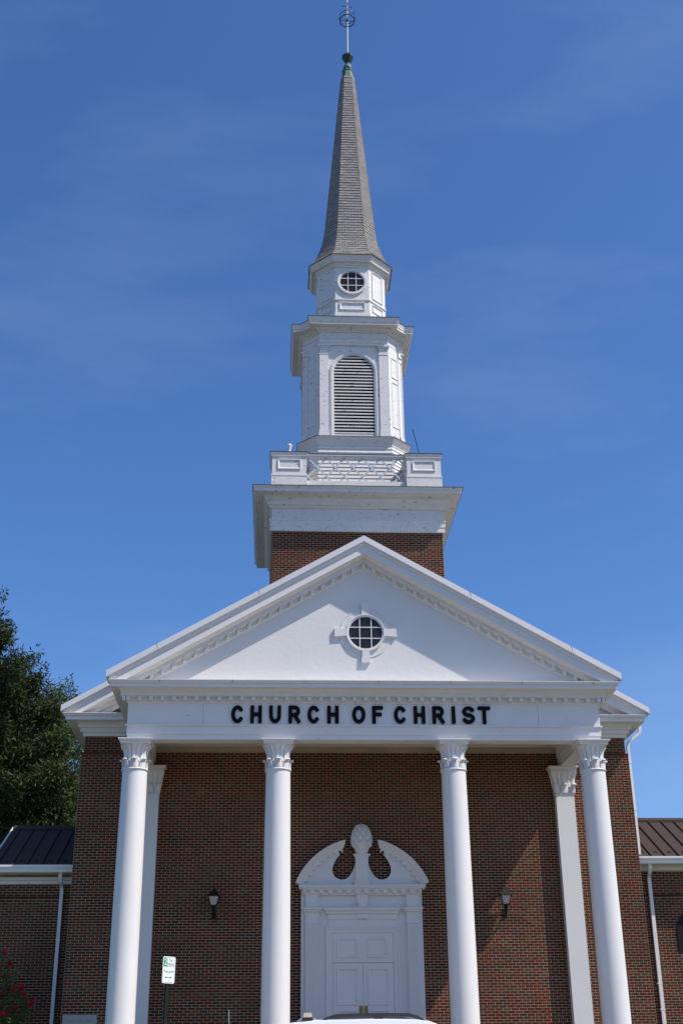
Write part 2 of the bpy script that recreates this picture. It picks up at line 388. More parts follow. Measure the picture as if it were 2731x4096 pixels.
# --- letters on the frieze: flat round-ended strokes
def arc(cx, cz, rx, rz, a0, a1, n=14): return [(cx+rx*math.cos(math.radians(a0+(a1-a0)*i/n)), cz+rz*math.sin(math.radians(a0+(a1-a0)*i/n))) for i in range(n+1)]
GL = {'C': [arc(.5, .5, .5, .5, 42, 318, 20)], 'H': [[(0, 0), (0, 1)], [(1, 0), (1, 1)], [(0, .5), (1, .5)]],
 'U': [[(0, 1), (0, .45)]+arc(.5, .45, .5, .45, 180, 360, 14)[1:]+[(1, 1)]],
 'R': [[(0, 0), (0, 1)], [(0, 1), (.6, 1)]+arc(.6, .735, .36, .265, 90, -90, 10)[1:]+[(0, .47)], [(.5, .47), (1, 0)]],
 'O': [arc(.5, .5, .5, .5, 0, 360, 28)], 'F': [[(0, 0), (0, 1)], [(0, 1), (1, 1)], [(0, .52), (.82, .52)]],
 'I': [[(.5, 0), (.5, 1)]], 'S': [arc(.5, .75, .46, .25, 28, 270, 14)+arc(.5, .25, .48, .25, 90, -155, 14)[1:]], 'T': [[(.5, 0), (.5, 1)], [(0, 1), (1, 1)]]}
def ribbon(path, hw):
    P = [Vector(p) for p in path]; L = []; Rr = []
    closed = (P[0]-P[-1]).length < 1e-6
    for i, p in enumerate(P):
        if closed: d = P[1]-P[-2] if i in (0, len(P)-1) else P[i+1]-P[i-1]
        else: d = P[min(i+1, len(P)-1)]-P[max(i-1, 0)]
        d.normalize(); n = Vector((-d.y, d.x))
        L.append(p+n*hw); Rr.append(p-n*hw)
    if closed: return L, Rr, True
    d0 = (P[0]-P[1]).normalized(); d1 = (P[-1]-P[-2]).normalized(); rr = hw*.45
    def end(p, d):
        n = Vector((-d.y, d.x)); return [p+n*(-hw)+d*(hw-rr), p+n*(-hw+rr*.35)+d*(hw-rr*.3), p+n*(-hw+rr)+d*hw, p+n*(hw-rr)+d*hw, p+n*(hw-rr*.35)+d*(hw-rr*.3), p+n*hw+d*(hw-rr)]
    return Rr[::-1] and ([*Rr, *end(P[-1], d1), *L[::-1], *end(P[0], d0)]), None, False
def letter(ch, x0, x1, z0, z1, hw=.047, y=30.44, dep=.05):
    q = MB()
    for si, st in enumerate(GL[ch]):
        path = [(x0+hw+(x1-x0-2*hw)*a, z0+hw+(z1-z0-2*hw)*b) for a, b in st]
        A, B, cl = ribbon(path, hw); yf = y-dep-.0015*si
        if cl:
            n = len(A)-1; rows = []
            for pts, yy in ((A, y+.0), (A, yf), (B, yf), (B, y+.0)): rows.append([(p.x, yy, p.y) for p in pts[:-1]])
            q.grid(rows, True)
        else:
            q.xz([(p.x, p.y) for p in A], yf, y+.0)
    return q.build('letter', 'black', ENT)
LX = [-3.396, -3.079, -2.915, -2.624, -2.443, -2.142, -1.956, -1.655, -1.477, -1.167, -.98, -.687, -.349, -.01, .159, .436, .713, 1.03, 1.214, 1.509, 1.689, 1.998, 2.182, 2.277, 2.447, 2.78, 2.857, 3.176]
for i, ch in enumerate('CHURCHOFCHRIST'): letter(ch, LX[2*i], LX[2*i+1], 8.938, 9.392)
# --- pediment
TY = MB().xz([(-6.2, 9.945), (6.2, 9.945), (0, 13.20)], 30.44, 30.6).build('tympanum', 'stucco', CH)
PED = rake(RK, 6.44, 13.915, 30.44, 9.945, 'raking_cornice', 'trim', CH)
rake(CAP, 6.52, 13.915, 30.44, 9.938, 'rake_cap', 'cap', CH)
for sgn in (-1, 1):
    for k in range(0 if sgn > 0 else 1, 24):
        xc = sgn*k*.271; zc = lambda x: 13.915-.577*abs(x)
        if zc(xc)-.75 < 9.97: continue
        pts = [(xc-.045, zc(xc-.045)-.742), (xc+.045, zc(xc+.045)-.742), (xc+.045, zc(xc+.045)-.632), (xc-.045, zc(xc-.045)-.632)]
        MB().xz(pts, 30.44-.155, 30.44-.03).build('dentil', 'trim', PED)
# cap joints
for sgn in (-1, 1):
    for xj in (2.75, 5.3): MB().xz([(sgn*xj-.002, 13.915-.577*xj+.012), (sgn*xj+.002, 13.915-.577*xj+.012), (sgn*xj+.026, 13.915-.577*xj-.16), (sgn*xj+.022, 13.915-.577*xj-.16)], 30.44-.5065, 30.44-.49).build('cap_joint', 'flash', PED)
# round window
def clip_disc(x0, x1, z0, z1, r, n=40):
    pts = []; 
    per = [(x0+(x1-x0)*t/n, z0) for t in range(n)]+[(x1, z0+(z1-z0)*t/n) for t in range(n)]+[(x1-(x1-x0)*t/n, z1) for t in range(n)]+[(x0, z1-(z1-z0)*t/n) for t in range(n)]
    for x, z in per:
        d = math.hypot(x, z)
        if d > r: x, z = x*r/d, z*r/d
        if not pts or math.hypot(x-pts[-1][0], z-pts[-1][1]) > .004: pts.append((x, z))
    return pts
def round_window(c, r, y, parent, mt, rings, mun, keys=None):
    W = MB(); W.ring(c, r-.002, rings[0][0], y-rings[0][1], y)
    W = W.build('round_window', mt, parent, smooth=False)
    r0 = rings[0][0]
    for rr_, dd in rings[1:]: MB().ring(c, r0+.0005, rr_, y-dd, y).build('casing', mt, W); r0 = rr_
    e = [-r, -r*.345, r*.345, r]
    for i in range(3):
        for j in range(3):
            p = clip_disc(e[i]+.006, e[i+1]-.006, e[j]+.006, e[j+1]-.006, r)
            MB().xz([(c[0]+a, c[1]+b) for a, b in p], y-.012-.002*((i*2+j) % 3), y).build('pane', 'glass', W)
    for k in (-1, 1):
        h = math.sqrt(r*r-(r*.345)**2)
        MB().box(c[0]+k*r*.345-mun, c[0]+k*r*.345+mun, y-.035, y, c[1]-h, c[1]+h).build('muntin', mt, W)
        MB().box(c[0]-h, c[0]+h, y-.032, y, c[1]+k*r*.345-mun, c[1]+k*r*.345+mun).build('muntin', mt, W)
    if keys:
        for a in range(4):
            ca, sa = math.cos(a*math.pi/2), math.sin(a*math.pi/2)
            pts = [(-.088, .50), (.088, .50), (.118, .81), (-.118, .81)]
            MB().xz([(c[0]+x*ca-z*sa, c[1]+x*sa+z*ca) for x, z in pts], y-.068, y).build('keystone', mt, W)
    return W
round_window((.03, 11.35), .437, 30.44, CH, 'trim', [(.475, .05), (.505, .07), (.645, .010), (.672, .018)], .012, True)

# --- columns
CX, CY = 5.745, 30.68
def column(x):
    q = MB(); prof = []
    for i in range(13):
        t = i/12; z = FL+.24+(7.775-FL-.24)*t; prof.append((.338-.032*t**1.6, z))
    SH = q.lathe(x, CY, prof, 48).build('column', 'white', CH, smooth=True)
    b = MB(); b.box(x-.46, x+.46, CY-.46, CY+.46, FL, FL+.1); b.build('plinth', 'white', SH)
    MB().lathe(x, CY, [(.36, FL+.1), (.44, FL+.115), (.455, FL+.15), (.44, FL+.185), (.39, FL+.195), (.38, FL+.21), (.40, FL+.225), (.37, FL+.24)], 40).build('base', 'white', SH, smooth=True)
    a = MB(); sq = [(x-.36, CY-.36), (x+.36, CY-.36), (x+.36, CY+.36), (x-.36, CY+.36)]
    a.sweep(sq, [(0, 8.405), (0, 8.455), (.012, 8.46), (.05, 8.50), (.058, 8.505), (.058, 8.529)], True, True); a.build('abacus', 'trim', SH)
    c = MB(); R0 = lambda z: np.interp(z, [7.8, 8.1, 8.2, 8.27, 8.33, 8.38, 8.41], [.283, .272, .276, .292, .325, .365, .385])
    c.lathe(x, CY, [(float(R0(z)), z) for z in (7.80, 7.95, 8.1, 8.2, 8.27, 8.33, 8.38, 8.405)], 48, cap=False)
    c.lathe(x, CY, [(.29, 7.765), (.325, 7.77), (.338, 7.79), (.325, 7.812), (.285, 7.82)], 48, cap=False)
    for k in range(16):        # tall water leaves
        th = 2*math.pi*(k+.5)/16+.1; rows = []
        for i in range(13):
            t = i/12; z = 7.98+.412*t; wd = .178*(1 if t < .62 else math.sqrt(max(0, 1-((t-.62)/.385)**2)))
            row = []
            for j in range(-3, 4):
                u = j/3; r = float(R0(z))+.018*(1-.75*abs(u)**2.5)*(1-.2*(t > .9))+.006*t+(.005 if abs(j) in (0, 2) else 0)
                row.append((x+r*math.cos(th+u*wd), CY+r*math.sin(th+u*wd), z))
            rows.append(row)
        c.grid(rows)
    for k in range(8):         # lower acanthus leaves with curled tips
        th = 2*math.pi*k/8-math.pi/2; rows = []
        for i in range(9):
            t = i/8; z = 7.82+.205*t; row = []
            for j in range(-6, 7):
                u = j/6; wob = .010*(1 if (j+i) % 2 else -.5)
                r = .292+.022*(1-u*u)+wob+.012*t
                row.append((x+r*math.cos(th+u*.34*(1-.25*t*t)), CY+r*math.sin(th+u*.34*(1-.25*t*t)), z-.03*u*u*t))
            rows.append(row)
        c.grid(rows)
        # curled tip
        ca, sa = math.cos(th), math.sin(th); n = 10; rows = []
        for i in range(6):
            u = -1+2*i/5; hh = math.sqrt(max(.04, 1-u*u)); row = []
            for j in range(n):
                a_ = 2*math.pi*j/n; rr_ = .345+.048*hh*math.cos(a_); zz = 8.035+.030*hh*math.sin(a_)-.012*u*u; tt = u*.075
                row.append((x+rr_*ca-tt*sa, CY+rr_*sa+tt*ca, zz))
            rows.append(row)
        c.grid(rows, True); c.face(rows[0]); c.face(rows[-1])
    c.build('capital', 'trim', SH, smooth=True, merge=False)
    return SH
col0 = column(-CX)
for x in (-2.2, 2.2, CX): dup_tree(col0, (x+CX, 0, 0), CH)
# --- pilasters
def pilaster(x):
    y0 = DW-.25
    SH = MB().box(x-.25, x+.25, y0, DW-.001, FL, 7.77).build('pilaster', 'white', CH)
    MB().box(x-.265, x+.265, y0-.015, DW-.002, 7.768, 7.80).build('astragal', 'white', SH)
    pl = [(x-.36, DW-.003), (x-.36, y0-.09), (x+.36, y0-.09), (x+.36, DW-.003)]
    MB().sweep(pl, [(-.1, 8.41), (0, 8.41), (0, 8.455), (.012, 8.46), (.045, 8.50), (.05, 8.505), (.05, 8.528), (-.1, 8.528)], False).build('abacus', 'trim', SH)
    c = MB(); o_ = lambda z: float(np.interp(z, [7.8, 8.12, 8.22, 8.30, 8.36, 8.41], [0, -.005, .005, .035, .075, .105]))
    pb = [(x-.25, DW-.004), (x-.25, y0), (x+.25, y0), (x+.25, DW-.004)]
    c.sweep(pb, [(o_(z), z) for z in (7.80, 8.12, 8.22, 8.30, 8.36, 8.408)], False)
    for k in range(5):         # leaves on the front
        u0 = -.25+.125*k; rows = []
        for i in range(12):
            t = i/11; z = 7.97+.42*t; f = 1+o_(z)/.25; wd = .056*(1 if t < .65 else math.sqrt(max(0, 1-((t-.65)/.355)**2)))
            rows.append([(x+(u0+u*wd)*f, y0-o_(z)-.017*(1-.7*abs(u)**2.2)-.004, z) for u in (-1, -.66, -.33, 0, .33, .66, 1)])
        c.grid(rows)
    for s_ in (-1, 1):
        for k in range(2):
            v0 = y0+.06+.12*k; rows = []
            for i in range(12):
                t = i/11; z = 7.97+.42*t; wd = .056*(1 if t < .65 else math.sqrt(max(0, 1-((t-.65)/.355)**2)))
                rows.append([(x+s_*(.25+o_(z)+.017*(1-.7*abs(u)**2.2)+.004), v0+u*wd-o_(z)*.5, z) for u in (-1, -.5, 0, .5, 1)])
            c.grid(rows)
    for k in range(3):
        u0 = -.25+.25*k; rows = []
        for i in range(8):
            t = i/7; z = 7.81+.215*t
            rows.append([(x+max(-.29, min(.29, u0+u*.1*(1-.2*t*t))), y0-.012-.018*(1-u*u)-.010*((i+j) % 2)-.014*t, z) for j, u in enumerate((-1, -.75, -.5, -.25, 0, .25, .5, .75, 1))])
        c.grid(rows)
        c.ball((x+u0*1.05, y0-.06, 8.03), .08, .05, .032)
    c.build('capital', 'trim', SH, smooth=True, merge=False)
    return SH
p0 = pilaster(-5.63); dup_tree(p0, (11.25, 0, 0), CH)

# --- doorway
DX = .045
MB().box(DX-1.60, DX+1.575, DW-.09, DW+.02, FL, 5.32).build('door_backing', 'white', CH)
DS = MB()
DS.box(DX-1.65, DX+1.65, DW-.30, DW, 5.305, 5.345); DS.box(DX-1.665, DX+1.665, DW-.33, DW, 5.345, 5.40)
DS = DS.build('door_surround', 'white', CH)
def bxx(x0, x1, yo, z0, z1, name='moulding', par=None, m_='white', yb=.0): return MB().box(DX+x0, DX+x1, DW-yo, DW-yb, z0, z1).build(name, m_, par or DS)
# scalloped band under the cornice
def scallops(parent):
    q = MB(); n = 13; z0, z1 = 5.19, 5.305; x0, x1 = -1.555, 1.555; p = (x1-x0)/n
    pts = []
    for k in range(n):
        xa = x0+k*p
        pts += [(xa, z0), (xa+p*.2, z0)] + [(xa+p*.2+p*.3*(1-math.cos(math.pi*i/8)), z0+.02+math.sin(math.pi*i/8)*p*.3) for i in range(9)] + [(xa+p*.8, z0)]
    pts += [(x1, z0), (x1, z1), (x0, z1)]
    q.xz([(DX+a, b) for a, b in pts], DW-.265, DW-.19); return q.build('scalloped_band', 'white', parent)
scallops(DS); bxx(-1.53, 1.53, .19, 5.158, 5.305, 'architrave')
for s_ in (-1, 1):
    PL = bxx(*(sorted((s_*1.155, s_*1.49))), .185, FL, 4.44, 'door_pilaster')
    for k in range(6):
        xx = s_*1.3225+(k-2.5)*.052; bxx(xx-.013, xx+.013, .198, FL+.35, 4.38, 'fillet', PL, yb=.15)
    bxx(*(sorted((s_*1.135, s_*1.51))), .21, 4.44, 4.475, 'necking', PL)
    bxx(*(sorted((s_*1.155, s_*1.49))), .185, 4.475, 4.69, 'necking', PL)
    q = MB(); xa, xb = sorted((s_*1.155, s_*1.49)); pl = [(DX+xa, DW), (DX+xa, DW-.185), (DX+xb, DW-.185), (DX+xb, DW)]
    q.sweep(pl, [(-.05, 4.69), (.015, 4.69), (.02, 4.72), (.05, 4.745), (.055, 4.775), (.085, 4.80), (.09, 4.835), (-.05, 4.84)], False).build('pilaster_capital', 'white', PL)
    bxx(*(sorted((s_*1.15, s_*1.48))), .18, 4.845, 5.157, 'end_block')
    bxx(*(sorted((s_*1.15-(.02), s_*1.48+(.02)))), .2, FL, FL+.3, 'pilaster_base', PL)
MB().xz([(DX-.105, 4.85), (DX+.105, 4.85), (DX+.166, 5.157), (DX-.166, 5.157)], DW-.205, DW).build('keystone', 'white', DS)
q = MB(); pl = [(DX-.885, DW), (DX-.885, DW-.13), (DX+.885, DW-.13), (DX+.885, DW)]
q.sweep(pl, [(-.05, 4.55), (.02, 4.55), (.02, 4.585), (.025, 4.66), (.06, 4.70), (.065, 4.74), (.10, 4.77), (.105, 4.835), (-.05, 4.84)], False).build('lintel_cornice', 'white', DS)
bxx(-.885, .885, .125, 4.385, 4.55, 'lintel')
q = MB(); pl = [(DX-.10, DW), (DX-.10, DW-.15), (DX+.10, DW-.15), (DX+.10, DW)]
q.sweep(pl, [(-.05, 4.385), (0, 4.385), (0, 4.56), (.035, 4.565), (.035, 4.60), (.04, 4.67), (.075, 4.71), (.08, 4.75), (.112, 4.78), (.116, 4.838), (-.05, 4.842)], False).build('keystone', 'white', DS)
# door casing
for d_, o_ in ((.955, .15), (.915, .135), (.875, .118)):
    iz = d_-.04 if d_ > .88 else .79; zt = 4.22+(d_-.79); zi = 4.22+(iz-.79)
    MB().xz([(DX-d_, FL), (DX-d_, zt), (DX+d_, zt), (DX+d_, FL), (DX+iz, FL), (DX+iz, zi), (DX-iz, zi), (DX-iz, FL)], DW-o_, DW-.05).build('casing', 'white', DS)
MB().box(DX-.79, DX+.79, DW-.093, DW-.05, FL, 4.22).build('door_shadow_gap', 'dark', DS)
def panel_frame(x0, x1, z0, z1, y, d, wd, parent, m_='white', inner=True, name='panel'):
    """raised moulding around a sunk field, on a face towards -Y"""
    q = MB(); rows = []
    for k, dd in ((0, 0), (.004, d), (wd*.5, d*1.0), (wd, d*.35)):
        rows.append([(x0+k, y-dd, z0+k), (x1-k, y-dd, z0+k), (x1-k, y-dd, z1-k), (x0+k, y-dd, z1-k)])
    if inner: rows.append([(x0+wd+.002, y-.001, z0+wd+.002), (x1-wd-.002, y-.001, z0+wd+.002), (x1-wd-.002, y-.001, z1-wd-.002), (x0+wd+.002, y-.001, z1-wd-.002)])
    q.grid(rows, True); return q.build(name, m_, parent, at=((x0+x1)/2, y, z0))
TR = MB().box(DX-.785, DX+.785, DW-.108, DW-.06, 3.492, 4.216).build('transom_panel', 'white', CH)
for xa, xb in ((-.67, -.13), (.12, .63)): panel_frame(DX+xa, DX+xb, 3.61, 4.09, DW-.108, .028, .055, TR)
for s_ in (-1, 1):
    xa, xb = (-.784, -.008) if s_ < 0 else (-.002, .784)
    LF = MB().box(DX+xa, DX+xb, DW-.105, DW-.06, FL+.01, 3.482).build('door_leaf', 'white', CH)
    pa, pb = (-.68, -.145) if s_ < 0 else (.12, .655)
    panel_frame(DX+pa, DX+pb, 2.475, 3.36, DW-.105, .028, .055, LF); panel_frame(DX+pa, DX+pb, 1.60, 2.36, DW-.105, .028, .055, LF)
    ha, hb = (-.12, -.022) if s_ < 0 else (.012, .103)
    HP = MB().box(DX+ha, DX+hb, DW-.115, DW-.104, 2.12, 2.463).build('push_plate', 'brass', LF)
    q = MB(); hx = DX+(ha+hb)/2; q.tube([(hx, DW-.112, 2.40), (hx, DW-.16, 2.38), (hx, DW-.16, 2.22), (hx, DW-.112, 2.2)], .011, 8); q.build('door_handle', 'brass', LF, smooth=True)
    for zz in (3.25, 2.42, 1.7):
        hxx = DX+(-.797 if s_ < 0 else .797); MB().lathe(hxx, DW-.115, [(.009, zz-.07), (.009, zz+.07)], 8).build('hinge', 'cap', LF)
q = MB(); q.ring((DX-.078, 2.532), .0, .018, DW-.118, DW-.104, 16); q.build('lock', 'cap', CH)
# broken segmental pediment
AC, AR = 4.686, 1.92
for s_ in (-1, 1):
    a0, a1 = math.radians(13.1), math.radians(66.0)
    PD = MB()
    rr = [(AR, .02, .0), (AR, .34, 0), (AR-.015, .345, .0), (AR-.06, .32, .010), (AR-.10, .28, .02), (AR-.125, .275, .03), (AR-.135, .25, .035), (AR-.18, .235, .045), (AR-.185, .20, .05), (AR-.185, .02, .05)]
    n = 26; rows = []
    for r_, o_, da in rr:
        rows.append([(DX+s_*r_*math.sin(a0+da+(a1-a0-da)*i/n), DW-o_, AC+r_*math.cos(a0+da+(a1-a0-da)*i/n)) for i in range(n+1)])
    PD.grid(rows); PD.face([r[0] for r in rows]); PD.face([r[-1] for r in rows])
    PD = PD.build('broken_pediment', 'white', CH, smooth=True)
    # scalloped inner band
    q = MB(); ro, ri = AR-.17, AR-.285; pts_o = []; pts_i = []; nb = 8; b0, b1 = a0+.075, a1-.01; db = (b1-b0)/nb
    for i in range(31): a = b0+(b1-b0)*i/30; pts_o.append((s_*ro*math.sin(a), ro*math.cos(a)))
    for k in range(nb):
        aa = b1-k*db
        seq = [(0, 0), (.2, 0)]+[(.2+.3*(1-math.cos(math.pi*i/8)), .02+.055*math.sin(math.pi*i/8)) for i in range(9)]+[(.8, 0)]
        for t, h in seq: a = aa-t*db; r_ = ri+h; pts_i.append((s_*r_*math.sin(a), r_*math.cos(a)))
    pts_i.append((s_*ri*math.sin(b0), ri*math.cos(b0)))
    q.xz([(DX+x, AC+z) for x, z in pts_o+pts_i], DW-.225, DW-.15); q.build('scalloped_band', 'white', PD)
    # field with the scrolled cut-out
    U = [(-.595, 6.245), (-.575, 6.20), (-.60, 6.165), (-.66, 6.10), (-.72, 6.0), (-.765, 5.89), (-.778, 5.80), (-.765, 5.71), (-.72, 5.63), (-.65, 5.58), (-.57, 5.553), (-.49, 5.55), (-.41, 5.575), (-.34, 5.63), (-.28, 5.71), (-.225, 5.81), (-.19, 5.90), (-.165, 6.0), (-.1, 6.0), (-.1, 5.402)]
    ri = AR-.19; arcp = []
    for i in range(22): a = math.asin(min(1, 1.55/ri))+(math.asin(.60/ri)-math.asin(1.55/ri))*i/21; arcp.append((-ri*math.sin(a), AC+ri*math.cos(a)))
    pts = [(-1.55, 5.402)]+arcp+U
    q = MB(); q.xz([(DX+(-s_)*x, z) for x, z in pts], DW-.17, DW-.13); q.build('pediment_field', 'white', PD)
# pineapple on its pedestal
PN = MB().box(DX-.17, DX+.165, DW-.28, DW-.12, 5.50, 6.115).build('finial_pedestal', 'white', CH)
MB().box(DX-.22, DX+.215, DW-.31, DW-.12, 5.475, 5.505).build('pedestal_base', 'white', PN); MB().box(DX-.20, DX+.195, DW-.295, DW-.12, 5.402, 5.473).build('pedestal_base', 'white', PN)
for k in range(3): MB().box(DX-.185-.022*k, DX+.18+.022*k, DW-.29-.02*k, DW-.12, 6.115+.024*k, 6.139+.024*k).build('pedestal_cap', 'white', PN)
q = MB(); cx_, cy_ = DX, DW-.19
q.lathe(cx_, cy_, [(.165, 6.187), (.17, 6.23), (.20, 6.33), (.255, 6.43), (.265, 6.47)], 8, math.pi/8)
rp = lambda z: .275*math.sqrt(max(.02, 1-((z-6.50)/.49)**2)) if z > 6.5 else .275-.03*(6.5-z)/.1
zs = [6.36+.115*i for i in range(7)]; nn = 9
for i in range(len(zs)-2):
    for k in range(nn):
        th = 2*math.pi*(k+.5*(i % 2))/nn; dth = math.pi/nn
        P3 = lambda a, z, r: (cx_+r*math.cos(a), cy_+r*math.sin(a)*.75, z)
        z0, z1, z2 = zs[i], zs[i+1], min(zs[i+2], 6.985)
        c_ = [P3(th, z0, rp(z0)-.012), P3(th+dth, z1, rp(z1)-.012), P3(th, z2, rp(z2)-.012), P3(th-dth, z1, rp(z1)-.012)]
        cc = [Vector(p) for p in c_]; ctr = sum(cc, Vector())/4; outv = Vector((math.cos(th), math.sin(th)*.75, .2)).normalized()
        inn = [ctr+(p-ctr)*.66+outv*.045 for p in cc]
        for e in range(4): q.face([cc[e], cc[(e+1) % 4], inn[(e+1) % 4], inn[e]])
        q.face(inn)
q.lathe(cx_, cy_, [(.17, 6.42), (.17, 6.5), (.14, 6.8), (.05, 6.96)], 16)
q.build('pineapple_finial', 'white', PN)
# --- cornerstone
CS = MB().box(-7.51, -6.665, DW-.02, DW+.01, 1.56, 2.302).build('cornerstone', 'stone', CH)
v, f = text_mesh('CHURCH OF CHRIST', .085, .66)
q = MB(); q.v = [(p[0]-7.09, DW-.0212, p[1]+2.16) for p in v]; q.f = f; q.build('inscription', 'carve', CS, norm=False)

# --- wall lanterns
def lantern(x, label):
    T = thing('wall_lantern', (x, DW-.3, 4.6), label, 'wall lamp', 'lanterns either side of the church door')
    y = DW-.30
    sq = lambda h, z: [(x-h, y-h, z), (x+h, y-h, z), (x+h, y+h, z), (x-h, y+h, z)]
    q = MB(); rows = [sq(.155, 5.115), sq(.155, 5.128), sq(.075, 5.225), sq(.06, 5.25), sq(.035, 5.285)]; q.grid(rows, True); q.face(rows[-1]); q.face(rows[0][::-1]); q.build('lantern_roof', 'blackmetal', T)
    MB().lathe(x, y, [(.03, 5.285), (.042, 5.30), (.02, 5.315), (.012, 5.34), (.02, 5.35), (.002, 5.372)], 12).build('finial', 'blackmetal', T, smooth=True)
    fr = MB(); hb, ht, z0, z1 = .078, .135, 4.90, 5.115
    for sx in (-1, 1):
        for sy in (-1, 1): fr.tube([(x+sx*hb, y+sy*hb, z0), (x+sx*ht, y+sy*ht, z1)], .009, 6)
    fr.box(x-hb-.012, x+hb+.012, y-hb-.012, y+hb+.012, z0-.02, z0); fr.build('cage', 'blackmetal', T)
    for dx, dy in ((0, -1), (0, 1), (1, 0), (-1, 0)):
        k = .93; a, b = hb*k, ht*k
        P4 = [(x+dx*a-dy*a*.93, y+dy*a+dx*a*.93, z0+.002), (x+dx*a+dy*a*.93, y+dy*a-dx*a*.93, z0+.002), (x+dx*b+dy*b*.93, y+dy*b-dx*b*.93, z1-.004), (x+dx*b-dy*b*.93, y+dy*b+dx*b*.93, z1-.004)]
        MB().prism(P4, (-dx*.004, -dy*.004, 0)).build('pane', 'lampglass', T)
    b = MB(); b.lathe(x, y, [(.05, 4.88), (.055, 4.84), (.04, 4.80), (.045, 4.75), (.03, 4.70)], 10); b.tube([(x, y, 4.74), (x, y+.08, 4.66), (x, y+.2, 4.64), (x, DW-.01, 4.70)], .018, 8)
    b.build('bracket', 'blackmetal', T, smooth=True)
    MB().box(x-.055, x+.055, DW-.03, DW-.0095, 4.58, 4.82).build('wall_plate', 'blackmetal', T)
lantern(-3.82, 'black wall lantern on shaded brick left of the white door')
lantern(3.80, 'black wall lantern on brick right of the door, casting a long shadow')

# --- tower
tx, ty = TA; TW = 2.545
TWR = MB().box(tx-TW, tx+TW, ty-TW, ty+TW, 9.0, 15.64).build('tower', 'mortar', CH)
tc_ = brick_cells(tx-TW, tx+TW, 12.4, 15.64)
brick_mesh(tc_, lambda u, o, z: (u, ty-TW-o, z), 'brickwork', TWR)
brick_mesh(brick_cells(ty-TW, ty+TW, 12.4, 15.64), lambda u, o, z: (tx-TW-o, u, z), 'brickwork', TWR)
brick_mesh(brick_cells(ty-TW, ty+TW, 12.4, 15.64), lambda u, o, z: (tx+TW+o, u, z), 'brickwork', TWR)
def square(h): return [(tx-h, ty-h), (tx+h, ty-h), (tx+h, ty+h), (tx-h, ty+h)]
TC = MB().sweep(square(TW), [(-.3, 15.62), (.07, 15.62), (.07, 15.77), (.085, 15.775), (.085, 15.94), (.105, 15.95), (.105, 15.99), (.03, 16.01), (.03, 16.36), (.07, 16.37), (.10, 16.43), (.17, 16.44), (.17, 16.54), (.20, 16.56), (.26, 16.60), (.26, 16.68), (.29, 16.705), (.545, 16.705), (.545, 16.80), (.565, 16.81), (.595, 16.865)], True).build('tower_cornice', 'old', CH)
MB().sweep(square(TW), [(.56, 16.866), (.612, 16.866), (.612, 16.882), (.0, 16.94)], True, True).build('cornice_flashing', 'flash', TC)
# corner posts
PH = .525
def post(cx, cy):
    pl = [(cx-PH, cy-PH), (cx+PH, cy-PH), (cx+PH, cy+PH), (cx-PH, cy+PH)]
    PO = MB().sweep(pl, [(.02, 16.90), (.02, 17.50), (.03, 17.505), (.03, 17.55), (0, 17.56), (0, 18.13), (.015, 18.135), (.02, 18.175), (.035, 18.18), (.035, 18.22), (.045, 18.225), (.055, 18.30)], True, True).build('corner_post', 'old', CH)
    MB().sweep(pl, [(.03, 18.3005), (.07, 18.3005), (.07, 18.325), (-.3, 18.36)], True, True).build('post_cap', 'flash', PO)
    panel_frame(cx-.355, cx+.355, 17.73, 18.075, cy-PH, .03, .055, PO, 'old')
    return PO
pxs = (tx-2.06, tx+2.075); pys = (33.72+PH, ty*2-33.72-PH)
posts = [post(x, y) for y in pys for x in pxs]
MB().lathe(tx-2.055, 34.245, [(.21, 18.34), (.205, 18.40), (.16, 18.45), (.08, 18.52), (.05, 18.60), (.045, 18.68), (.07, 18.75), (.085, 18.82), (.06, 18.86), (.02, 18.87)], 12).build('broken_finial', 'old', posts[0], smooth=True)
q = MB(); q.lathe(tx+2.08, 34.245, [(.2, 18.34), (.19, 18.40), (.12, 18.43)], 12); q.tube([(tx+2.11, 34.2, 18.42), (tx+2.05, 34.2, 18.52)], .022, 6); q.tube([(tx+2.05, 34.2, 18.53), (tx+2.12, 34.2, 18.41)], [.03, .06], 6); q.build('broken_finial', 'old', posts[1])
AN = thing('lightning_rod', (tx+2.03, 34.2, 18.4), 'thin black leaning rod standing on the right corner post of the tower', 'rod')
MB().tube([(tx+2.04, 34.2, 18.42), (tx+1.83, 34.2, 19.45)], .012, 6).build('rod', 'blackmetal', AN); MB().lathe(tx+2.04, 34.2, [(.03, 18.41), (.03, 18.45)], 8).build('rod_foot', 'blackmetal', AN)
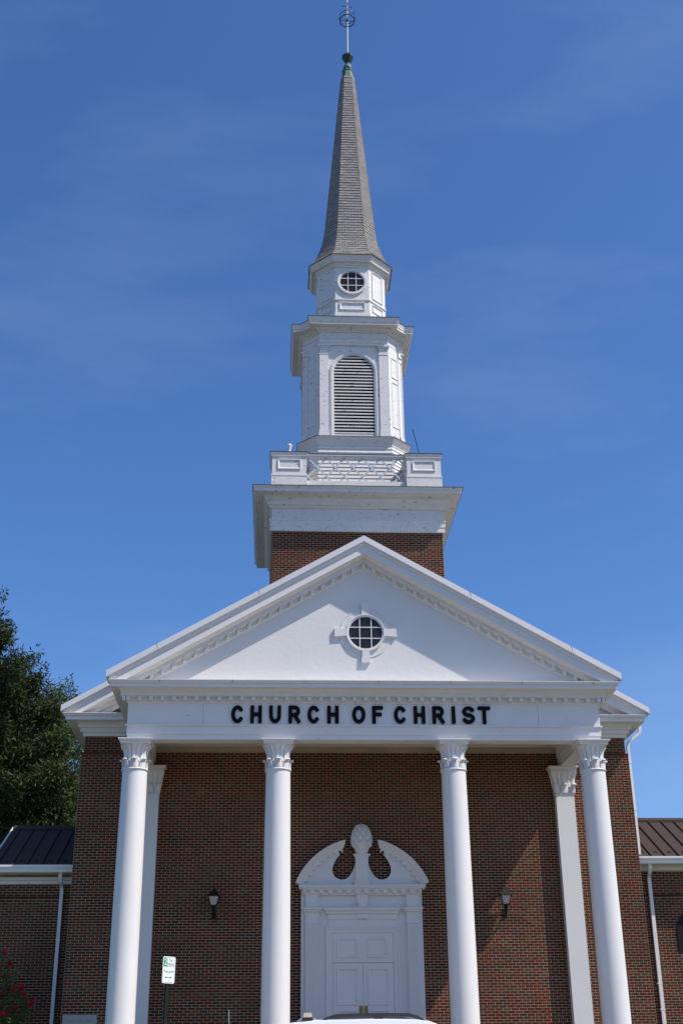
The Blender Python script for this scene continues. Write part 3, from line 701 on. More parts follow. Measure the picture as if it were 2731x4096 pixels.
# balustrades between the posts
def balustrade(side):
    def T(u, o, z):
        return {'f': (tx+u, 33.86-o, z), 'b': (tx+u, 2*ty-33.86+o, z), 'l': (tx-ty+33.86-o, ty+u, z), 'r': (tx+ty-33.86+o, ty+u, z)}[side]
    def slab(u0, u1, o0, o1, z0, z1):
        q = MB(); q.prism([T(u0, o0, z0), T(u1, o0, z0), T(u1, o0, z1), T(u0, o0, z1)], Vector(T(u0, o1, z0))-Vector(T(u0, o0, z0))); return q
    BA = slab(-1.53, 1.54, -.08, .06, 16.9, 17.395).build('balustrade', 'old', CH)
    slab(-1.53, 1.54, -.06, .05, 18.195, 18.255).build('top_rail', 'old', BA); slab(-1.53, 1.54, -.08, .075, 18.256, 18.30).build('top_rail', 'old', BA)
    slab(-1.53, 1.54, -.09, .085, 18.302, 18.325).build('rail_flashing', 'flash', BA)
    H = 18.195-17.395; k = H/math.tan(math.radians(49))
    for i in range(-1, 7):
        for d_ in (1, -1):
            ua = -1.62+.555*i+(0 if d_ > 0 else .14); a = (ua, 17.395) if d_ > 0 else (ua, 18.195); b = (ua+k, 18.195) if d_ > 0 else (ua+k, 17.395)
            def cl(p, q_):
                if p[0] < -1.53: t = (-1.53-p[0])/(q_[0]-p[0]); p = (-1.53, p[1]+(q_[1]-p[1])*t)
                if q_[0] > 1.54: t = (1.54-p[0])/(q_[0]-p[0]); q_ = (1.54, p[1]+(q_[1]-p[1])*t)
                return p, q_
            if a[0] >= 1.5 or b[0] <= -1.5: continue
            a, b = cl(a, b); hw = .027/math.cos(math.radians(49)); oo = .0 if d_ > 0 else .016
            MB().prism([T(a[0], oo, a[1]-hw), T(b[0], oo, b[1]-hw), T(b[0], oo, b[1]+hw), T(a[0], oo, a[1]+hw)], Vector(T(0, oo+.015, 0))-Vector(T(0, oo, 0))).build('lattice_bar', 'bar', BA)
for sd in 'flr': balustrade(sd)
# --- clapboarded base and belfry
bx_ = tx+.025
def octp(E, w_, cx=None, cy=ty):
    cx = bx_ if cx is None else cx
    return [(cx-w_, cy-E), (cx+w_, cy-E), (cx+E, cy-w_), (cx+E, cy+w_), (cx+w_, cy+E), (cx-w_, cy+E), (cx-E, cy+w_), (cx-E, cy-w_)]
CB = MB().sweep(octp(1.68, 1.165), [(0, 16.9), (0, 19.0)], True, True).build('clapboard_base', 'old', CH)
P8 = octp(1.68, 1.165)
for e in (7, 0, 1, 6, 2):
    a = Vector(P8[e]); b = Vector(P8[(e+1) % 8]); d_ = (b-a).normalized(); n_ = Vector((d_.y, -d_.x)); a2 = a-d_*.006; b2 = b+d_*.006
    for k in range(16):
        z0 = 16.95+.128*k; z1 = z0+.132
        if z1 > 19.02: break
        q = MB(); A = lambda p, o, z: (p.x+n_.x*o, p.y+n_.y*o, z)
        q.prism([A(a2, .028, z0), A(a2, .003, z1), A(a2, -.01, z1), A(a2, -.01, z0)], (b2.x-a2.x, b2.y-a2.y, 0)); q.build('clapboard', 'old', CB)
MB().sweep(octp(1.68, 1.165), [(-.2, 18.985), (.025, 18.985), (.03, 19.03), (.145, 19.225), (.15, 19.25)], True).build('skirt', 'old', CB)
MB().sweep(octp(1.68, 1.165), [(.1, 19.2505), (.165, 19.2505), (.165, 19.263), (-.3, 19.29)], True, True).build('skirt_flashing', 'flash', CB)
q1 = [(1.12, -1.646), (1.12, -1.575), (1.575, -1.12), (1.646, -1.12)]
def plan16(k=0.):
    pts = []
    for r in range(4):
        for x, y in q1:
            for _ in range(r): x, y = -y, x
            pts.append((bx_+x, ty+y))
    return pts
PB = plan16()
core = octp(1.50, 1.06)
BF = MB().sweep(core, [(0, 19.27), (0, 22.8)], True, True).build('belfry', 'old', CH)
# chamfer walls with panels
def face45(sx):   # chamfer facing front-left or front-right; (u along, o out, z)
    cxx, cyy = bx_+sx*(1.575+1.12)/2, ty-(1.575+1.12)/2
    n_ = Vector((sx*.70711, -.70711)); d_ = Vector((sx*.70711, .70711))
    return lambda u, o, z: (cxx+d_.x*u+n_.x*o, cyy+d_.y*u+n_.y*o, z)
def frame_on(T, u0, u1, z0, z1, d, wd, parent, m_='old', name='panel'):
    q = MB(); rows = []
    for k, dd in ((0, 0), (.003, d), (wd*.5, d), (wd, d*.3), (wd+.002, .001)):
        rows.append([T(u0+k, dd, z0+k), T(u1-k, dd, z0+k), T(u1-k, dd, z1-k), T(u0+k, dd, z1-k)])
    q.grid(rows, True); return q.build(name, m_, parent)
for sx in (-1, 1):
    T = face45(sx); L2 = .3217
    q = MB(); q.prism([T(-L2, 0, 19.27), T(L2, 0, 19.27), T(L2, 0, 22.75), T(-L2, 0, 22.75)], Vector(T(0, -.2, 0))-Vector(T(0, 0, 0))); CHF = q.build('chamfer_wall', 'old', BF)
    frame_on(T, -.165, .165, 21.66, 22.42, .022, .05, BF); frame_on(T, -.165, .165, 19.82, 21.50, .022, .05, BF)
    for uu in (-.25, .25): MB().prism([T(uu-.07, .002, 19.28), T(uu+.07, .002, 19.28), T(uu+.07, .002, 22.74), T(uu-.07, .002, 22.74)], Vector(T(0, .02, 0))-Vector(T(0, 0, 0))).build('stile', 'old', BF)
    for zz, hh, oo in ((19.272, .3, .05), (22.38, .12, .03), (22.55, .18, .055)): MB().prism([T(.20, .0, zz), T(.38, .0, zz), T(.38, .0, zz+hh), T(.20, .0, zz+hh)], Vector(T(0, oo, 0))-Vector(T(0, 0, 0))).build('stile_block', 'old', BF)
# front field with arched opening (and its twins on the sides)
def arch_face(T, parent, slats=True):
    r, zs_, zb, z1, x1, o = .655, 21.73, 19.45, 22.755, 1.12, 0.
    q = MB(); N = 24
    pts = [(-r, zb)]+[(-r*math.cos(math.pi*i/N), zs_+r*math.sin(math.pi*i/N)) for i in range(N+1)]+[(r, zb)]
    # plate
    q.face([T(-x1, 0, 19.27), T(-r, 0, 19.27), T(-r, 0, z1), T(-x1, 0, z1)]); q.face([T(r, 0, 19.27), T(x1, 0, 19.27), T(x1, 0, z1), T(r, 0, z1)])
    q.face([T(-r, 0, 19.27), T(r, 0, 19.27), T(r, 0, zb), T(-r, 0, zb)])
    for i in range(N):
        a = pts[1+i]; b = pts[2+i]; q.face([T(a[0], 0, a[1]), T(b[0], 0, b[1]), T(b[0], 0, z1), T(a[0], 0, z1)])
    q.grid([[T(x, 0, z) for x, z in pts], [T(x, -.085, z) for x, z in pts]]); q.face([T(-r, 0, zb), T(r, 0, zb), T(r, -.085, zb), T(-r, -.085, zb)])
    FF = q.build('belfry_face', 'old', parent, norm=True)
    q = MB(); out_ = []
    for rr, oo in ((r+.0, .0), (r+.0, .03), (r+.05, .035), (r+.052, .05), (r+.105, .05), (r+.11, .0)):
        out_.append([T(-rr, oo, 19.28)]+[T(-rr*math.cos(math.pi*i/N), oo, zs_+rr*math.sin(math.pi*i/N)) for i in range(N+1)]+[T(rr, oo, 19.28)])
    q.grid(out_); q.build('archivolt', 'old', FF)
    q = MB(); q.prism([T(-.055, 0, 22.44), T(.055, 0, 22.44), T(.085, 0, 22.63), T(-.085, 0, 22.63)], Vector(T(0, .07, 0))-Vector(T(0, 0, 0))); q.build('keystone', 'old', FF)
    q = MB(); q.face([T(-r, -.078, zb), T(r, -.078, zb), T(r, -.078, 22.39), T(-r, -.078, 22.39)]); q.build('louvre_back', 'dark', FF)
    if slats:
        k = 0; z = zb+.03
        while z < 22.36:
            h = r if z+.03 <= zs_ else math.sqrt(max(0, r*r-(z+.03-zs_)**2))
            if h > .08:
                q = MB(); q.prism([T(-h, -.0145, z+.034), T(-h, -.0145, z+.044), T(-h, -.075, z+.062), T(-h, -.075, z+.052)], Vector(T(h, 0, z))-Vector(T(-h, 0, z)))
                q.prism([T(-h, .002, z+random.uniform(-.003, .003)), T(-h, .002, z+.045), T(-h, -.014, z+.045), T(-h, -.014, z)], Vector(T(h, 0, z))-Vector(T(-h, 0, z)))
                q.build('louvre_slat', 'old', FF)
            z += .1165
    return FF
def faceT(d):
    return {'f': lambda u, o, z: (bx_+u, ty-1.59-o, z), 'r': lambda u, o, z: (bx_+1.59+o, ty+u, z), 'l': lambda u, o, z: (bx_-1.59-o, ty-u, z)}[d]
for d_ in 'frl':
    T = faceT(d_); arch_face(T, BF, d_ == 'f')
    for s_ in (-1, 1):
        def bl(u0, u1, o1, z0, z1, nm):
            ua, ub = sorted((s_*u0, s_*u1)); return MB().prism([T(ua, .001, z0), T(ub, .001, z0), T(ub, .001, z1), T(ua, .001, z1)], Vector(T(0, o1, 0))-Vector(T(0, .001, 0))).build(nm, 'old', BF)
        bl(.83, 1.12, .058, 19.27, 22.745, 'belfry_pilaster')
        bl(.80, 1.15, .095, 19.272, 19.42, 'pilaster_base'); bl(.81, 1.14, .078, 19.42, 19.56, 'pilaster_base')
        bl(.815, 1.135, .07, 22.385, 22.41, 'pilaster_neck'); bl(.815, 1.135, .072, 22.56, 22.63, 'pilaster_capital'); bl(.795, 1.155, .095, 22.63, 22.68, 'pilaster_capital'); bl(.775, 1.175, .12, 22.68, 22.744, 'pilaster_capital')
BE = MB().sweep(PB, [(-.15, 22.746), (0, 22.746), (0, 22.83), (.012, 22.835), (.012, 22.985), (.035, 22.99), (.035, 23.01), (.0, 23.02), (.0, 23.22), (.04, 23.23), (.05, 23.265), (.10, 23.28), (.13, 23.345), (.325, 23.36), (.325, 23.43), (.345, 23.44), (.355, 23.50), (.385, 23.58), (.385, 23.605)], True).build('belfry_cornice', 'old', CH)
MB().sweep(PB, [(.34, 23.6055), (.402, 23.6055), (.402, 23.622), (.0, 23.74)], True, True).build('cornice_flashing', 'flash', BE)
# --- lantern stage
lx = tx+.04
def octl(E, w_): return octp(E, w_, lx)
LP = octl(1.175, .578)
LS = MB().sweep(LP, [(0, 23.6), (0, 26.35)], True, True).build('lantern_stage', 'old', CH)
MB().sweep(LP, [(-.02, 24.80), (.02, 24.805), (.035, 24.83), (.035, 24.87), (-.02, 24.885)], True).build('belt_course', 'old', LS)
MB().sweep(LP, [(-.02, 23.75), (.06, 23.75), (.06, 24.24), (.03, 24.26), (.03, 24.31), (-.02, 24.34)], True).build('plinth', 'old', LS)
LT = lambda u, o, z: (lx+u, ty-1.175-o, z)
frame_on(LT, -.43, .43, 24.44, 24.74, .035, .05, LS)
def l45(sx):
    c2 = (1.175+.578)/2; n_ = Vector((sx*.70711, -.70711)); d_ = Vector((sx*.70711, .70711))
    return lambda u, o, z: (lx+sx*c2+d_.x*u+n_.x*o, ty-c2+d_.y*u+n_.y*o, z)
for sx in (-1, 1):
    T = l45(sx); frame_on(T, -.27, .27, 24.44, 24.74, .03, .045, LS); frame_on(T, -.27, .27, 24.98, 26.1, .03, .045, LS)
round_window((lx, 25.57), .405, ty-1.175, LS, 'old', [(.43, .03), (.505, .06), (.525, .03)], .013)
LC = MB().sweep(LP, [(-.02, 26.18), (.02, 26.18), (.03, 26.24), (.06, 26.25), (.075, 26.325), (.165, 26.33), (.165, 26.395), (.185, 26.40), (.20, 26.45), (.245, 26.53), (.25, 26.55)], True).build('lantern_cornice', 'old', CH)
# --- spire
SPZ = [26.552, 26.60, 26.70, 26.86, 27.08, 27.38, 27.75, 28.25, 35.85]
SPE = [1.445, 1.40, 1.325, 1.235, 1.145, 1.045, .955, .886, .240]
ext = lambda z: float(np.interp(z, SPZ, SPE)); rat = lambda z: float(np.interp(z, [26.55, 28, 35.8], [.475, .51, .53]))
axx = lambda z: lx+.035*max(0, (z-26.5))/9.5
def spl(z, o=0.):
    E = ext(z)+o; w_ = ext(z)*rat(z)+o*.4142
    return [(p[0]+axx(z)-lx, p[1]) for p in octl(E, w_)]
zz = [26.552]; 
while zz[-1] < 35.7:
    z = zz[-1]; dz = .01
    while True:
        l = math.hypot(dz, ext(z)-ext(z+dz))
        if l >= .124: break
        dz += .004
    zz.append(z+dz)
q = MB(); q.grid([[(x, y, z) for x, y in spl(z, -.012)] for z in zz], True); q.face([(x, y, zz[-1]) for x, y in spl(zz[-1], -.012)])
SP = q.build('spire', 'under', CH)
q = MB(); q.sweep(octl(1.445, .686), [(-.25, 26.551), (.012, 26.551), (.012, 26.566), (-.25, 26.566)], True); q.build('drip_edge', 'flash', SP)
rest = MB(); nsh = 0; picked = 0
SW = .226
for i in range(len(zz)-1):
    z0, z1 = zz[i], zz[i+1]+.012
    A0, A1 = spl(z0), spl(min(z1, 35.85))
    for e in range(8):
        a0, b0 = Vector(A0[e]), Vector(A0[(e+1) % 8]); a1, b1 = Vector(A1[e]), Vector(A1[(e+1) % 8])
        d_ = (b0-a0).normalized(); n_ = Vector((d_.y, -d_.x)); wd = (b0-a0).length
        # pieces along the edge: running bond about a line a little off the face centre
        cuts = []; c_ = (.0 if i % 2 else SW/2)+.02+random.uniform(-.006, .006); k = -8
        while k < 9:
            u = wd/2+c_+k*SW; k += 1
            if .035 < u < wd-.035: cuts.append(u)
        if wd > .35 and random.random() < .9: cuts.append(wd-.045-random.uniform(0, .008))
        cuts = sorted(set(cuts)); cuts = [c for j, c in enumerate(cuts) if j == 0 or c-cuts[j-1] > .03]
        E_ = [0]+cuts+[wd]
        for j in range(len(E_)-1):
            t0 = E_[j]/wd+.004/wd*(j > 0); t1 = E_[j+1]/wd-.004/wd*(j < len(E_)-2)
            lo, hi = .020+random.uniform(-.004, .005), .001
            dzl = random.uniform(-.004, .004)
            if random.random() < .012: dzl -= .02; lo += .008
            p = [a0.lerp(b0, t0)+n_*lo, a0.lerp(b0, t1)+n_*lo, a1.lerp(b1, t1)+n_*hi, a1.lerp(b1, t0)+n_*hi]
            ib = [a0.lerp(b0, t0)-n_*.006, a0.lerp(b0, t1)-n_*.006]
            P3 = [(p[0].x, p[0].y, z0+dzl), (p[1].x, p[1].y, z0+dzl), (p[2].x, p[2].y, z1), (p[3].x, p[3].y, z1), (ib[0].x, ib[0].y, z0+dzl), (ib[1].x, ib[1].y, z0+dzl)]
            single = e in (7, 0, 1) and t1*wd-t0*wd > .1 and picked < 300
            tgt = MB() if single else rest; k0 = len(tgt.v); tgt.v += P3
            tgt.f += [tuple(k0+x for x in ff) for ff in ((0, 1, 2, 3), (4, 5, 1, 0), (4, 0, 3), (1, 5, 2))]
            if single: picked += 1; tgt.build('shingle', 'shingle', SP, merge=False)
rest.build('shingles', 'shingle', SP, kind='stuff', merge=False)
# finial
fx = lx+.035; ph = math.pi/8
F0 = MB().lathe(fx, ty, [(.275, 35.62), (.262, 35.66), (.205, 36.10), (.20, 36.14), (.225, 36.16), (.225, 36.20), (.17, 36.225)], 8, ph).build('spire_finial', 'copper', CH)
fx2 = fx+.015
MB().lathe(fx2, ty, [(.12, 36.22), (.165, 36.28), (.178, 36.36), (.16, 36.44), (.12, 36.50), (.125, 36.53), (.09, 36.545), (.09, 36.58), (.065, 36.60), (.07, 36.64), (.05, 36.67)], 16, ph).build('bulb', 'copper', F0, smooth=True)
MB().lathe(fx2, ty, [(.05, 36.66), (.12, 36.70), (.225, 36.90), (.232, 36.93), (.225, 36.97), (.10, 37.06), (.06, 37.10), (.062, 37.14), (.04, 37.17)], 8, ph).build('saucer', 'iron', F0)
MB().tube([(fx2, ty, 37.15), (fx2+.018, ty, 41.2)], [.034, .026], 10).build('rod', 'rod', F0, smooth=True)
rx, rz = fx2+.008, 38.86
q = MB(); q.tube([(rx+.285*math.cos(a), ty+.285*math.sin(a), rz-.15*.285*math.sin(a)) for a in [2*math.pi*i/40 for i in range(41)]], .021, 8, False); q.build('crown_ring', 'iron', F0, smooth=True)
q = MB(); q.tube([(rx+.30*math.cos(a), ty+.30*math.sin(a), rz+.19-.15*.3*math.sin(a)) for a in [2*math.pi*i/40 for i in range(41)]], .011, 6, False); q.build('crown_ring', 'iron', F0, smooth=True)
MB().ball((rx, ty, rz), .065, .065, .065, 12, 8).build('hub', 'iron', F0, smooth=True)
for k in range(4):
    a = k*math.pi/2+.12; c_, s_ = math.cos(a), math.sin(a)
    MB().tube([(rx, ty, rz), (rx+.28*c_, ty+.28*s_, rz-.042*s_)], .014, 6).build('spoke', 'iron', F0)
    q = MB(); q.tube([(rx, ty, 39.62), (rx+.17*c_, ty+.17*s_, 39.62)], .011, 6); q.ball((rx+.18*c_, ty+.18*s_, 39.62), .026, .026, .026, 8, 6); q.build('cross_arm', 'iron', F0)
for k in range(14):
    a = 2*math.pi*k/14+.2; c_, s_ = math.cos(a), math.sin(a); z0 = rz+(.0 if k % 2 else .19); r0 = .29
    pts = [(r0+.10*math.sin(t*1.9), z0+.07*(1-math.cos(t*1.9))*.55-.04*max(0, t-.8)*5*.4) for t in (0, .25, .5, .75, 1.0)]
    MB().tube([(rx+r_*c_, ty+r_*s_, z_-.15*r_*s_) for r_, z_ in pts], .007, 5).build('curl', 'iron', F0)

# ------------------------------------------------------------------ side wings
WY = 34.84
def wing(s_, x1, ze, zr, zb):
    """s_ side, x1 far end, ze eave (gutter top), zr ridge, zb top of brickwork"""
    xa, xb = sorted((s_*7.562, s_*x1))
    WW = MB().box(xa, xb, WY, WY+.3, 0, ze-.1).build('wing_wall', 'mortar', CH)
    MB().box(xa, xb, WY+5, WY+5.3, 0, ze-.1).build('wing_rear_wall', 'mortar', WW)
    hole = None
    if s_ > 0:
        ax, ar, azs, azb = 9.28, .55, 4.36, 3.84
        def hole(a, b, za, zb_):
            m_ = (a+b)/2; return False and ax-ar < m_ < ax+ar and za > azb-.01 and (zb_ < azs or math.hypot(m_-ax, (za+zb_)/2-azs) < ar)
    tf = lambda u, o, z: (u, WY-o, z)
    zl = 5.25
    brick_mesh(brick_cells(xa, xb, .02, zl, hole), tf, 'brickwork', WW)
    brick_mesh(brick_cells(xa, xb, zl+BH, zb), tf, 'brickwork', WW)
    brick_mesh(brick_cells(xa, xb, zl, zl+BH, rowlock=(0,)), tf, 'rowlock_course', WW, .055)
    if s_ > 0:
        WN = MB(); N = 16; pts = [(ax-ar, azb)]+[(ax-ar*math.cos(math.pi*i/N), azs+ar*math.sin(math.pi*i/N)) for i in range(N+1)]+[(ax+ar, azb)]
        WN.xz(pts, WY-.03, WY+.05); WN = WN.build('arched_shadow_panel', 'blackmetal', CH)  # black arched panel added in place of a curved soft shadow on the brick
        MB().box(ax-.02, ax+.02, WY-.045, WY-.03, azb, azs+ar).build('shadow_panel_stile', 'blackmetal', WN)
    # soffit, frieze and gutter
    q = MB(); q.box(xa, xb, WY-.10, WY, zb, zb+.10); q.box(xa, xb, WY-.17, WY-.0, zb+.10, zb+.17); q.box(xa, xb, WY-.50, WY, ze-.19, ze-.16); q.build('wing_cornice', 'trim', WW)
    GT = MB(); GT.prism([(xa, WY-.60, ze), (xa, WY-.60, ze-.05), (xa, WY-.57, ze-.10), (xa, WY-.555, ze-.185), (xa, WY-.46, ze-.185), (xa, WY-.46, ze-.02), (xa, WY-.585, ze-.02), (xa, WY-.585, ze)], (xb-xa, 0, 0))
    GT.build('gutter', 'gutter', CH)
    # standing-seam roof
    Y0, Y1 = WY-.56, 37.0; sl_ = (zr-ze)/(Y1-Y0); th = .05
    q = MB(); q.prism([(xa, Y0, ze-.005), (xa, Y1, zr), (xa, 2*Y1-Y0, ze-.005), (xa, 2*Y1-Y0, ze-.06), (xa, Y1, zr-.06), (xa, Y0, ze-.06)], (xb-xa, 0, 0)); RF = q.build('wing_roof', 'roof', CH)
    k = 0; x = s_*7.70
    while xa < x < xb:
        q = MB(); q.prism([(x-.012, Y0, ze-.004), (x-.012, Y1, zr+.001), (x-.012, Y1, zr+.046), (x-.012, Y0, ze+.041)], (.024, 0, 0)); q.build('roof_seam', 'seam', RF)
        xm = x+s_*.195
        if xa < xm < xb:
            y_ = Y0+.22; z_ = ze+sl_*.22
            q = MB(); q.face([(xm-.075, y_, z_-.002), (xm+.075, y_, z_-.002), (xm, y_+.02, z_+.085)]); q.face([(xm-.075, y_, z_-.002), (xm, y_+.02, z_+.085), (xm, y_+.14, z_+.07)]); q.face([(xm+.075, y_, z_-.002), (xm, y_+.14, z_+.07), (xm, y_+.02, z_+.085)]); q.build('snow_guard', 'seam', RF)
        x += s_*.39; k += 1
    q = MB(); q.prism([(xa, Y1-.16, zr-.075), (xa, Y1-.15, zr-.01), (xa, Y1, zr+.075), (xa, Y1+.15, zr-.01), (xa, Y1+.15, zr-.08), (xa, Y1, zr)], (xb-xa, 0, 0)); q.build('ridge_cap', 'roof', RF)
    if s_ < 0:
        q = MB(); q.prism([(xa-.05, Y0, ze-.16), (xa-.05, Y1, zr-.13), (xa-.05, Y1, zr+.03), (xa-.05, Y0, ze+.03)], (.048, 0, 0)); q.build('rake_board', 'gutter', RF)
        q = MB(); q.prism([(xa+.002, WY+.3, 0), (xa+.002, WY+5, 0), (xa+.002, WY+5, ze-.2), (xa+.002, Y1, zr-.1), (xa+.002, WY+.3, ze-.2)], (.25, 0, 0)); q.build('gable_wall', 'mortar', WW)
wing(-1, 9.86, 6.065, 7.52, 5.63)
wing(1, 13.0, 6.26, 7.74, 5.95)
# downpipes
def pipe(path, hw, hd, name='downpipe'):
    """rectangular pipe along a path lying mainly in one plane"""
    q = MB(); P = [Vector(p) for p in path]; rows = []
    for i, p in enumerate(P):
        d_ = (P[min(i+1, len(P)-1)]-P[max(i-1, 0)]).normalized(); v_ = Vector((0, 1, 0)); v_ = (v_-d_*v_.dot(d_)).normalized(); u_ = d_.cross(v_)
        rows.append([p+u_*hw+v_*hd, p-u_*hw+v_*hd, p-u_*hw-v_*hd, p+u_*hw-v_*hd])
    q.grid(rows, True); q.face(rows[-1]); q.face(rows[0][::-1]); return q.build(name, 'gutter', CH, bevel=.008)
PR = pipe([(-7.985, 34.42, 5.90), (-7.985, 34.42, 5.78), (-7.98, 34.50, 5.66), (-7.975, 34.72, 5.56), (-7.97, 34.76, 5.45), (-7.955, 34.765, .2)], .047, .035)
for zz_ in (4.2, 2.05): MB().box(-8.03, -7.90, 34.725, WY-.01, zz_, zz_+.03).build('pipe_strap', 'gutter', PR)
PR = pipe([(8.06, 34.42, 6.08), (8.06, 34.42, 5.97), (8.06, 34.50, 5.88), (8.085, 34.72, 5.78), (8.095, 34.76, 5.68), (8.07, 34.765, .2)], .052, .035)
for zz_ in (3.0, 2.35): MB().box(8.005, 8.14, 34.725, WY-.01, zz_, zz_+.03).build('pipe_strap', 'gutter', PR)
PR = pipe([(8.06, 33.95, 9.88), (8.06, 33.95, 9.72), (8.03, 33.95, 9.62), (7.94, 33.95, 9.54), (7.80, 33.95, 9.44), (7.70, 33.95, 9.36), (7.665, 33.95, 9.25), (7.66, 33.95, 9.1), (7.66, 33.95, 6.25)], .04, .045)
for zz_ in (8.75, 7.45): MB().box(7.56, 7.715, 33.90, 33.925, zz_, zz_+.05).build('pipe_strap', 'gutter', PR)

# ------------------------------------------------------------------ parking sign
SG = thing('parking_sign', (-4.17, 23.95, .12), 'green and white two hour parking sign on a black post before the portico', 'parking sign')
a48 = math.radians(47); U_ = Vector((math.cos(a48), math.sin(a48), 0)); N_ = Vector((math.sin(a48), -math.cos(a48), 0)); lean = math.radians(.9)
V_ = Vector((math.sin(lean), 0, math.cos(lean))); C0 = Vector((-4.155, 23.93, 2.645))
SGP = lambda u, v, o: tuple(C0+U_*u+V_*v+N_*o)
def rrect(hw, hh, r, n=5):
    pts = []
    for cx_, cz_, a0 in ((hw-r, hh-r, 0), (-hw+r, hh-r, 90), (-hw+r, -hh+r, 180), (hw-r, -hh+r, 270)):
        pts += [(cx_+r*math.cos(math.radians(a0+90*i/n)), cz_+r*math.sin(math.radians(a0+90*i/n))) for i in range(n+1)]
    return pts
PLT = MB().prism([SGP(u, v, 0) for u, v in rrect(.1525, .2285, .035)], N_*.003).build('sign_plate', 'signw', SG)
q = MB(); A = rrect(.138, .214, .026); B = rrect(.1325, .2085, .022); q.grid([[SGP(u, v, .0042) for u, v in A], [SGP(u, v, .0042) for u, v in B]], True); q.build('border', 'signg', PLT)
q = MB(); q.face([SGP(-.1325, .055, .0044), SGP(-.045, .055, .0044), SGP(-.045, .19, .0044), SGP(-.118, .2085, .0044), SGP(-.1325, .19, .0044)]); q.face([SGP(-.0445, .055, .0044), SGP(.1325, .055, .0044), SGP(.1325, .061, .0044), SGP(-.0445, .061, .0044)]); q.build('green_field', 'signg', PLT)
def sign_text(t, u, v, size, width, m_, o=.0052):
    vv, ff = text_mesh(t, size, width); q = MB(); q.v = [SGP(u+p[0], v+p[1], o) for p in vv]; q.f = ff; q.build('lettering', m_, PLT, norm=False)
sign_text('2', -.089, .128, .145, .062, 'signw'); sign_text('HR', .045, .155, .062, .075, 'signg'); sign_text('PARKING', .045, .095, .062, .158, 'signg'); sign_text('7AM-6PM', .0, -.035, .066, .23, 'signg')
q = MB(); q.face([SGP(-.055, -.134, .0046), SGP(.055, -.134, .0046), SGP(.055, -.122, .0046), SGP(-.055, -.122, .0046)])
for s_ in (-1, 1): q.face([SGP(s_*.088, -.128, .005), SGP(s_*.055, -.105, .005), SGP(s_*.055, -.151, .005)])
q.build('arrow', 'signg', PLT)
for v in (.185, -.185): q = MB(); q.ball(SGP(0, v, .004), .008, .008, .008, 8, 6); q.build('bolt', 'blackmetal', PLT)
q = MB(); ps = [(-.032, -.005), (.032, -.005), (.032, -.045), (.024, -.045), (.016, -.012), (-.016, -.012), (-.024, -.045), (-.032, -.045)]
top = [SGP(u, .16, o-.001) for u, o in ps]; bot = [tuple(Vector(p)-V_*2.72) for p in top]
q.grid([bot, top], True); q.face(top); q.face(bot[::-1]); q.build('sign_post', 'blackmetal', SG)

# ------------------------------------------------------------------ parked white car
CARY = 21.62; CF = CARY-.88
CAR = thing('parked_car', (-1.4, CARY, 0), 'white car with black roof rails and a small warning beacon, parked before the steps', 'car')
side = [(-3.62, .32), (-3.68, .52), (-3.66, .78), (-3.55, .90), (-2.75, 1.02), (-2.60, 1.06), (.50, 1.08), (.62, 1.02), (.66, .62), (.60, .34), (.28, .30)]
def arch_pts(cx_, r, n=10): return [(cx_+r*math.cos(math.pi*i/n), .30+r*math.sin(math.pi*i/n)) for i in range(n+1)]
side += arch_pts(-.22, .40)+[(-.65, .28), (-2.25, .28)]+arch_pts(-2.72, .40)
BD = MB().xz(side, CF, CF+1.76).build('body', 'car', CAR, bevel=.05)
hw0, hw1 = .84, .66
def cs(x, z): t = (z-1.05)/.62; h = hw0+(hw1-hw0)*max(0, t); return h
gp = [(-2.62, 1.04), (-2.12, 1.55), (-1.98, 1.615), (-1.6, 1.655), (-.6, 1.668), (0., 1.655), (.22, 1.63), (.34, 1.585), (.56, 1.06)]
q = MB(); rows = [[(x, CARY-cs(x, z), z) for x, z in gp], [(x, CARY-cs(x, z)*.96+.0, z+.012*(z > 1.5)) for x, z in gp], [(x, CARY-cs(x, z)*.55, z+.03*(z > 1.5)) for x, z in gp], [(x, CARY, z+.036*(z > 1.5)) for x, z in gp]]
rows += [[(x, 2*CARY-y, z) for x, y, z in r] for r in rows[:3][::-1]]
q.grid(rows); q.face(rows[0]); q.face(rows[-1]); q.build('cabin', 'car', CAR, smooth=True)
def glassq(pts, name):
    for s_ in (-1, 1):
        q = MB(); q.prism([(x, CARY+s_*(cs(x, z)+.004), z) for x, z in pts], (0, -s_*.006, 0)); q.build(name, 'glass', CAR)
glassq([(-2.36, 1.10), (-1.99, 1.545), (-1.35, 1.585), (-1.33, 1.10)], 'side_window'); glassq([(-1.26, 1.10), (-1.28, 1.587), (-.60, 1.59), (-.52, 1.52), (-.45, 1.10)], 'side_window'); glassq([(-.38, 1.10), (-.44, 1.52), (-.40, 1.585), (.20, 1.565), (.36, 1.10)], 'side_window')
q = MB(); q.face([(-2.56, CARY-.72, 1.115), (-2.56, CARY+.72, 1.115), (-2.14, CARY+.60, 1.545), (-2.14, CARY-.60, 1.545)]); q.build('windscreen', 'glass', CAR)
q = MB(); q.face([(.56, CARY-.68, 1.12), (.56, CARY+.68, 1.12), (.375, CARY+.56, 1.54), (.375, CARY-.56, 1.54)]); q.build('rear_window', 'glass', CAR)
